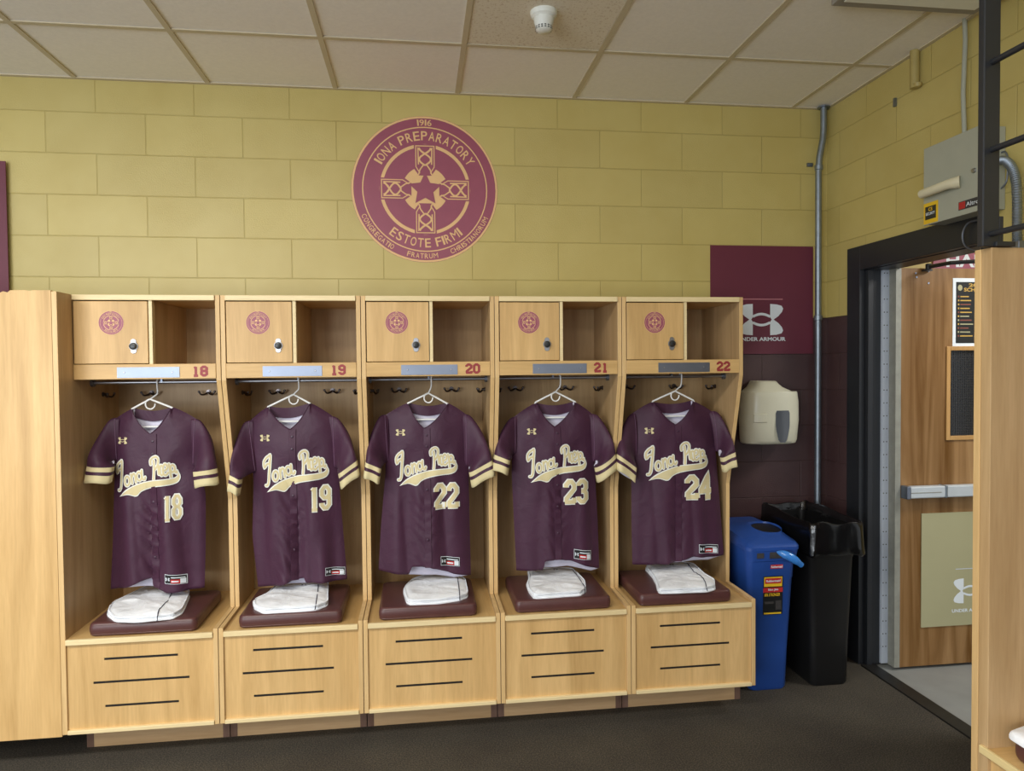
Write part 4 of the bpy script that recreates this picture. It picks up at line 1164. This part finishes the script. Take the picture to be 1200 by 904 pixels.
# closer arm and its screws
p0 = pt(1088, 313, -.44); p1 = pt(1142, 303, -.70)
q = MB(); q.tube([p0, p0.lerp(p1, .5), p1 + Vector((.3, -.05, 0))], .010, 8)
q.tube([p0 + Vector((0, 0, -.012)), p0 + Vector((0, 0, .016))], .014, 12)
q.box(p0.x - .02, p0.x + .02, DYF - .03, DYF, p0.z - .02, p0.z - .012)
build('closer_arm', q, 'blackmetal', root)
q = MB()
for a, b in ((1073, 320.5), (1074, 325), (1088, 318), (1088, 332)):
    p = pt(a, b, DYF); build('screw', MB().tube([(p.x, DYF, p.z), (p.x, DYF - .003, p.z)], .005, 10), 'alu', root)
# poster taped on the door
p0 = pt(1117, 326, DYF - .003); p1 = pt(1114, 406, DYF - .003)
root = thing('schedule_poster', 'black and gold schedule poster with white border taped on the oak door', 'poster', (p1.x, DYF, p1.z))
X_0, X_1, Z_0, Z_1 = p0.x, p0.x + .26, p1.z, p0.z
build('sheet', MB().box(X_0, X_1, DYF - .002, DYF - .001, Z_0, Z_1), 'white', root)
q = MB(); q.box(X_0 + .018, X_1 - .018, DYF - .0028, DYF - .002, Z_0 + .016, Z_1 - .02, 0)
g = lambda u, w_: Vector((u, DYF - .0034, w_))
q.add([g(X_0 + .04 + .013 * math.cos(t * .5236), Z_1 - .05 + .016 * math.sin(t * .5236)) for t in range(12)], [list(range(12))], 2)
text(q, '2024', (X_0 + .09, Z_1 - .045, X_0 + .19, Z_1 - .027), g, 1, .03)
text(q, 'SCHEDULE', (X_0 + .062, Z_1 - .070, X_1 - .03, Z_1 - .050), g, 1, .03)
rp = random.Random(3)
for i in range(11):
    z = Z_1 - .100 - i * .0205
    for xo in (.028, .135):
        l_ = rp.uniform(.04, .075)
        q.add([g(X_0 + xo + a, z + b) for a, b in ((0, 0), (.008, 0), (.008, .009), (0, .009))], [(0, 1, 2, 3)], rp.choice([1, 2, 3]))
        q.add([g(X_0 + xo + .014 + a, z + b) for a, b in ((0, .001), (l_, .001), (l_, .007), (0, .007))], [(0, 1, 2, 3)], rp.choice([1, 1, 2, 3]))
M['postergold'] = plain('poster gold', (196, 158, 72), .6); M['posterred'] = plain('poster rust', (130, 70, 56), .6)
build('print', q, ['blackknob', 'postergold', 'tan', 'posterred'], root, fixn=False)
# tan sign on the door
a_ = pt(1079.5, 602, DYF); b_ = pt(1079, 735.5, DYF)
root = thing('door_sign', 'tan sign with white sportswear mark on the lower oak door', 'sign', (a_.x, DYF, b_.z))
build('board', MB().box(a_.x, a_.x + .46, DYF - .005, DYF - .001, b_.z, a_.z), 'tan', root)
q = MB(); g = lambda u, w_: Vector((u, DYF - .0056, w_))
l_ = pt(1116.5, 693, DYF)
armour_mark(q, l_.x + .0975, l_.z, .195, g)
tz = pt(1115, 716, DYF)
text(q, 'UNDER ARMOUR', (tz.x - .002, tz.z - .009, tz.x + .215, tz.z + .009), g, bold=.03)
build('logo_print', q, 'white', root, fixn=False)
lz = pt(1120, 667, DYF)
build('rule_line', MB().box(lz.x - .005, lz.x + .22, DYF - .0056, DYF - .005, lz.z - .002, lz.z + .002), 'hinge', root)
# banner high on the corridor wall
a_ = pt(1093, 311, -.225); b_ = pt(1140, 300, -.225)
root = thing('wall_banner', 'maroon banner with large white letters above the open door', 'banner', (a_.x, -.225, 2.08))
zt_ = 2.235
build('cloth', MB().box(a_.x, a_.x + 1.3, -.229, -.222, 2.05, zt_), 'emblem_maroon', root)
q = MB(); lx_ = pt(1109, 308, -.23).x
lb_ = pt(1120, 312.5, -.23).z
text(q, 'HALL OF FAME', (lx_, lb_ - .004, lx_ + .80, lb_ + .068), lambda u, w_: Vector((u, -.2296, w_)), 0, .03)
build('letters', q, 'white', root, fixn=False)

# ------------------------------------------------------------------ bins
def bin_body(x0, x1, y0, y1, H, tx, ty):
    """slim tapered bin: base rectangle grows by tx, ty at the top"""
    q = MB(); R = []
    for t in (0, .02, .3, .305, .80, .805, .97, 1.0):
        z = H * t; gx = tx * t; gy = ty * t; ins = .004 if .02 < t < .31 else (.0 if t > .8 else .002)
        if t == 0: ins = .008
        R.append(rrect(x0 - gx + ins, x1 + gx - ins, y0 - gy + ins, y1 + gy - ins, z, .03, 5))
    return q, R
# blue recycling bin
root = thing('recycling_bin', 'blue slim recycling bin with round hole lid, beside the last locker', 'bin', (3.50, -.32, 0))
q, Rg = bin_body(3.39, 3.585, -.535, -.09, .695, .028, .03)
q.loft(Rg, cap1=False)
for r0, r1 in ((0, .012),):
    q.loft([rrect(3.39 - .02, 3.585 + .02, -.555, -.07, .69, .03, 5), rrect(3.40, 3.575, -.52, -.10, .03, .03, 5)], cap0=False)
bb = build('body', q, 'blue', root, smooth=True)
bx0, bx1, by0, by1 = 3.357, 3.632, -.575, -.052
q = MB()
q.loft([rrect(bx0 + .022, bx1 - .022, by0 + .02, by1 - .02, .640, .03, 5), rrect(bx0 + .012, bx1 - .012, by0 + .008, by1 - .008, .648, .03, 5), rrect(bx0 + .004, bx1 - .004, by0 + .002, by1 - .002, .70, .03, 5), rrect(bx0 + .008, bx1 - .008, by0 + .006, by1 - .006, .706, .03, 5)], cap0=False, cap1=False)
build('rim', q, 'blue', root, bb, smooth=True)
q = MB()
for xx in (bx0 + .05, bx1 - .085): q.box(xx, xx + .035, by0 + .0015, by0 + .010, .665, .69)
q.box(bx0 + .115, bx0 + .175, by0 + .0015, by0 + .010, .662, .692)
build('handle_slot', q, 'darkgrey', root, bb)
# lid with funnel opening
q = MB(); R = []
hp = ptz(898, 621, .745); hc = (hp.x, hp.y)
base = []
for _a, _b in zip(*(lambda L: (L, L[1:] + L[:1]))(rrect(bx0, bx1, by0, by1, .704, .032, 7))):
    _n = max(1, int((Vector(_a) - Vector(_b)).length / .02))
    for _k in range(_n): base.append(tuple(Vector(_a).lerp(Vector(_b), _k / _n)))
def lidring(f, z, blend):
    out = []
    for (x, y, _) in base:
        ang = math.atan2(y - hc[1], x - hc[0]); 
        cx2 = hc[0] + .072 * math.cos(ang); cy2 = hc[1] + .088 * math.sin(ang)
        X = x + (cx2 - x) * blend; Y = y + (cy2 - y) * blend
        # the lid slopes down to the front
        sl_ = .030 * min(1, max(0, (Y + .575) / .30))
        out.append((X, Y, z + sl_ * f))
    return out
R = [lidring(0, .700, 0), lidring(0, .716, 0), lidring(.3, .722, .05), lidring(1, .728, .14), lidring(1, .729, .7), lidring(1, .737, .88), lidring(1, .739, .95), lidring(1, .734, 1.0), lidring(1, .726, 1.0)]
q.loft(R, cap0=False, cap1=False)
lid = build('lid', q, 'blue', root, smooth=True)
q = MB(); q.add([(hc[0] + .07 * math.cos(t * PI / 16), hc[1] + .087 * math.sin(t * PI / 16), .730 + .030 * min(1, max(0, (hc[1] + .575 + .087 * math.sin(t * PI / 16)) / .30))) for t in range(32)], [list(range(32))]); build('opening_shade', q, 'binblack', root, lid)  # black disc just under the hole edge stands in for the shaded inside
# label
ly = lambda z: -.535 - .03 * z / .695 - .0015
def lp(x, z, e=0): return Vector((x, ly(z) - e, z))
q = MB()
def lr(x0, z0, x1, z1, e, mi): q.add([lp(x0, z0, e), lp(x1, z0, e), lp(x1, z1, e), lp(x0, z1, e)], [(0, 1, 2, 3)], mi)
la = pt(894.5, 676, -.56); lb2 = pt(920, 720, -.56)
x0_, x1_, zt2, zb2 = la.x, lb2.x - .012, la.z, lb2.z
Hh = zt2 - zb2
lr(x0_, zb2, x1_, zt2, .0008, 0)
lr(x0_ + .004, zt2 - .27 * Hh, x1_ - .004, zt2 - .02 * Hh, .0014, 1); lr(x0_ + .008, zt2 - .19 * Hh, x1_ - .008, zt2 - .05 * Hh, .002, 2)
lr(x0_, zt2 - .42 * Hh, x1_, zt2 - .30 * Hh, .0014, 2); lr(x0_ + .006, zb2 + .01 * Hh, x1_ - .006, zb2 + .05 * Hh, .0014, 1)
lr(x0_ + .065, zb2 + .12 * Hh, x1_ - .006, zb2 + .36 * Hh, .0014, 4); lr(x0_ + .008, zb2 + .28 * Hh, x0_ + .055, zb2 + .34 * Hh, .0014, 4)
tf = lambda u, w_: lp(u, w_, .0028)
text(q, 'Rubbermaid', (x0_ + .014, zt2 - .15 * Hh, x1_ - .014, zt2 - .09 * Hh), tf, 3, .02)
text(q, 'Slim Jim', (x0_ + .024, zt2 - .39 * Hh, x1_ - .024, zt2 - .32 * Hh), tf, 3, .02)
text(q, '60% STRONGER', (x0_ + .006, zt2 - .52 * Hh, x1_ - .014, zt2 - .44 * Hh), tf, 1, .02)
build('product_label', q, ['blackknob', 'yellowsticker', 'red', 'white', 'darkgrey'], root, bb, fixn=False)['label'] = 'black, red and yellow product label'
q = MB(); m0 = pt(902.5, 662, -.56); m1 = pt(917, 666, -.56); lr(m0.x, m1.z, m1.x, m0.z, .0008, 0); text(q, 'Rubbermaid', (m0.x + .003, m1.z + .004, m1.x - .003, m0.z - .004), tf, 1, .02)
build('logo_badge', q, ['red', 'white'], root, bb, fixn=False)
# end of the liner bag hanging over the rim
q = MB(); A_ = pt(910, 647, by0 - .01); B_ = pt(940, 663, by0 - .045)
n = 14; pts = []; rs = []
for i in range(n + 1):
    t = i / n; p = A_.lerp(B_, t); p.z += .010 * math.sin(t * PI); p.y = by0 - .012 - .03 * math.sin(t * PI * .6)
    pts.append(p); rs.append(.004 + .018 * math.sin(min(1, t * 1.15) * PI * .86) ** .8 * (1 + .1 * math.sin(9 * t)))
q.tube(pts, rs, 14)
build('liner_tail', q, 'bluebag', root, smooth=True)

# black bin with liner
root = thing('trash_bin', 'black slim trash bin lined with a shiny black bag, between blue bin and doorway', 'bin', (3.82, -.32, 0))
q, Rg = bin_body(3.712, 3.912, -.535, -.10, .80, .024, .022)
q.loft(Rg, cap1=False); q.loft([rrect(3.70, 3.924, -.545, -.085, .79, .03, 5), rrect(3.72, 3.90, -.52, -.12, .03, .03, 5)], cap0=False)
bb = build('body', q, 'binblack', root, smooth=True)
rb = random.Random(9); phs = [rb.uniform(0, 6) for _ in range(5)]
q = MB(); R = []
bx = (3.690, 3.952, -.578, -.066)
for i, (z, g_, rr) in enumerate([(.44, -.045, .02), (.60, -.035, .025), (.74, -.022, .03), (.806, -.012, .03), (.826, -.004, .034), (.828, .004, .034), (.818, .010, .034), (.78, .010, .03), (.735, .012, .03), (.70, .014, .03), (.675, .017, .03), (.662, .010, .03)]):
    ring = rrect(bx[0] - g_, bx[1] + g_, bx[2] - g_, bx[3] + g_, z, max(.012, rr), 7)
    out = []
    dense = []
    for a, b in zip(ring, ring[1:] + ring[:1]):
        m_ = 10 if (Vector(a) - Vector(b)).length > .05 else 1
        for k in range(m_): dense.append(tuple(Vector(a).lerp(Vector(b), k / m_)))
    for j, (x, y, zz) in enumerate(dense):
        s_ = j * .43
        wv = .0014 * math.sin(s_ * 2.1 + phs[0] + z * 9) + .0012 * math.sin(s_ * 3.7 + phs[1] - z * 14)
        dz = .006 * math.sin(s_ * .7 + phs[2]) + .004 * math.sin(s_ * 1.9 + phs[3])
        if 4 <= i <= 6: wv *= .5; dz -= .014 * math.exp(-((x - 3.83) / .07) ** 2) if y < -.5 else 0
        out.append((x + wv, y + wv, zz + dz))
    R.append(out)
q.loft(R, cap0=True, cap1=False)
build('liner_bag', q, 'bag', root, smooth=True)['label'] = 'shiny black liner bag folded over the rim'

# ------------------------------------------------------------------ right hand locker row, its near end
RX = 3.364; RY = -1.952
root = thing('locker', 'maple locker in the right foreground, seen from its inner side', 'locker', (3.74, -2.3, 0))
build('side_panel', MB().box(RX, 4.05, RY - .0225, RY, 0, 1.915), 'edge', root, bevel=.0015)
build('side_panel', MB().box(RX + .002, 4.05, RY - .058, RY - .0235, 0, 1.915), 'maple_in', root, bevel=.0015)  # darker maple puts the shade of this inner face into its colour
build('side_panel', MB().box(RX, 4.05, RY - .643, RY - .605, 0, 1.915), 'maple', root, bevel=.0015)
build('back_panel', MB().box(4.04, 4.05, RY - .605, RY - .058, .1, 1.9), 'maple_in', root)
build('top_panel', MB().box(3.50, 4.04, RY - .605, RY - .058, 1.895, 1.913), 'maple_y', root)
bt = build('bench_top', MB().box(RX + .004, 4.04, RY - .604, RY - .0585, .499, .519), 'maple_h', root)
build('edge_strip', MB().box(RX - .006, RX + .0035, RY - .604, RY - .035, .497, .5195), 'edge_y', root, bt, bevel=.002)
build('bench_front', MB().box(RX + .012, RX + .028, RY - .604, RY - .0585, .14, .497), 'maple', root)
# cushion and pants on it
def rc():
    q = MB(); x0, x1, y0, y1 = 3.392, 3.80, RY - .56, RY - .108
    rings = []
    for t in [i / 12 for i in range(13)]:
        a = -PI / 2 + PI * t; ins = .016 * (1 - abs(math.cos(a)) ** .6)
        rings.append(rrect(x0 + ins, x1 - ins, y0 + ins, y1 - ins, CB + .028 + .028 * math.sin(a), .022, 5))
    q.loft(rings)
    root = thing('seat_cushion', 'maroon vinyl seat cushion cut off at the lower right corner', 'cushion', (3.6, RY - .33, CB), 'vinyl seat cushions')
    build('pad', q, 'vinyl', root, smooth=True)
rc()
q = MB(); pa = ptz(1184, 862, ZT + .012)
ol = [(pa.x, pa.y), (pa.x + .03, pa.y + .022), (pa.x + .20, pa.y + .05), (pa.x + .24, pa.y - .10), (pa.x + .22, pa.y - .26), (pa.x + .06, pa.y - .27), (pa.x + .005, pa.y - .14)]
sm = spline(ol + [ol[0]], 5)[:-1]; cc_ = Vector((pa.x + .11, pa.y - .11))
R = []
for r_, z_ in ((1, 0), (1, .008), (.985, .015), (.95, .020), (.85, .023), (.6, .025), (.3, .024), (.1, .025)):
    R.append([(cc_.x + (x - cc_.x) * r_, cc_.y + (y - cc_.y) * r_, ZT + z_) for x, y in sm])
q.loft(R)
single('folded_pants', q, 'pants', (cc_.x, cc_.y, ZT), 'white folded pants cut off by the right edge of the photo', 'pants', 'folded white pants on the cushions', smooth=True)

# black guard rail on top of the right lockers
root = thing('guard_rail', 'black steel post with rungs standing on the right foreground locker', 'rail', (3.364, -2.0, 1.916))
ptop = ZC - .001
build('post', MB().box(3.337, 3.387, -2.012, -1.990, 1.9165, ptop), 'blackmetal', root, bevel=.003)
for z in (2.417, 2.180, 1.951):
    build('rung', MB().tube([(3.362, -2.004, z), (3.362, -2.66, z)], .0085, 12), 'blackmetal', root, smooth=True)
build('base_bracket', MB().box(3.372, 3.43, -2.02, -1.985, 1.9165, 1.93).box(3.386, 3.40, -2.012, -1.99, 1.93, 2.0), 'blackmetal', root, bevel=.002)
build('post', MB().box(3.337, 3.387, -2.665, -2.643, 1.9165, ptop), 'blackmetal', root, bevel=.003)

# ------------------------------------------------------------------ light
def area(name, loc, rot, sx, sy, power, colr):
    l = bpy.data.lights.new(name, 'AREA'); l.shape = 'RECTANGLE'; l.size = sx; l.size_y = sy; l.energy = power; l.color = colr
    o = bpy.data.objects.new(name, l); COL.objects.link(o); o.location = loc; o.rotation_euler = rot; return o
WARM = (1, .975, .92)
for lx_, ly_, lw_ in ((.6, -3.1, 44), (2.6, -3.1, 5), (-1.0, -3.1, 58), (.6, -5.2, 44), (2.6, -5.2, 10)):
    area('troffer', (lx_, ly_, ZC - .05), (0, 0, 0), 1.2, .6, lw_, WARM)
area('corridor_lamp', (5.2, -1.4, 2.6), (0, 0, 0), .6, .6, 30, (1, .98, .94))
area('window_light', (-1.8, -6.9, 1.5), (math.radians(120), 0, 0), 4, 2.0, 190, (.88, .94, 1))
wd = bpy.data.worlds.new('w'); SC.world = wd; wd.use_nodes = True
bg = wd.node_tree.nodes['Background']; bg.inputs[0].default_value = (.90, .95, 1, 1); bg.inputs[1].default_value = .62
vs_ = SC.view_settings
vs_.view_transform = 'Standard'; vs_.look = 'None'; vs_.gamma = 1; vs_.use_curve_mapping = False; vs_.exposure = .26
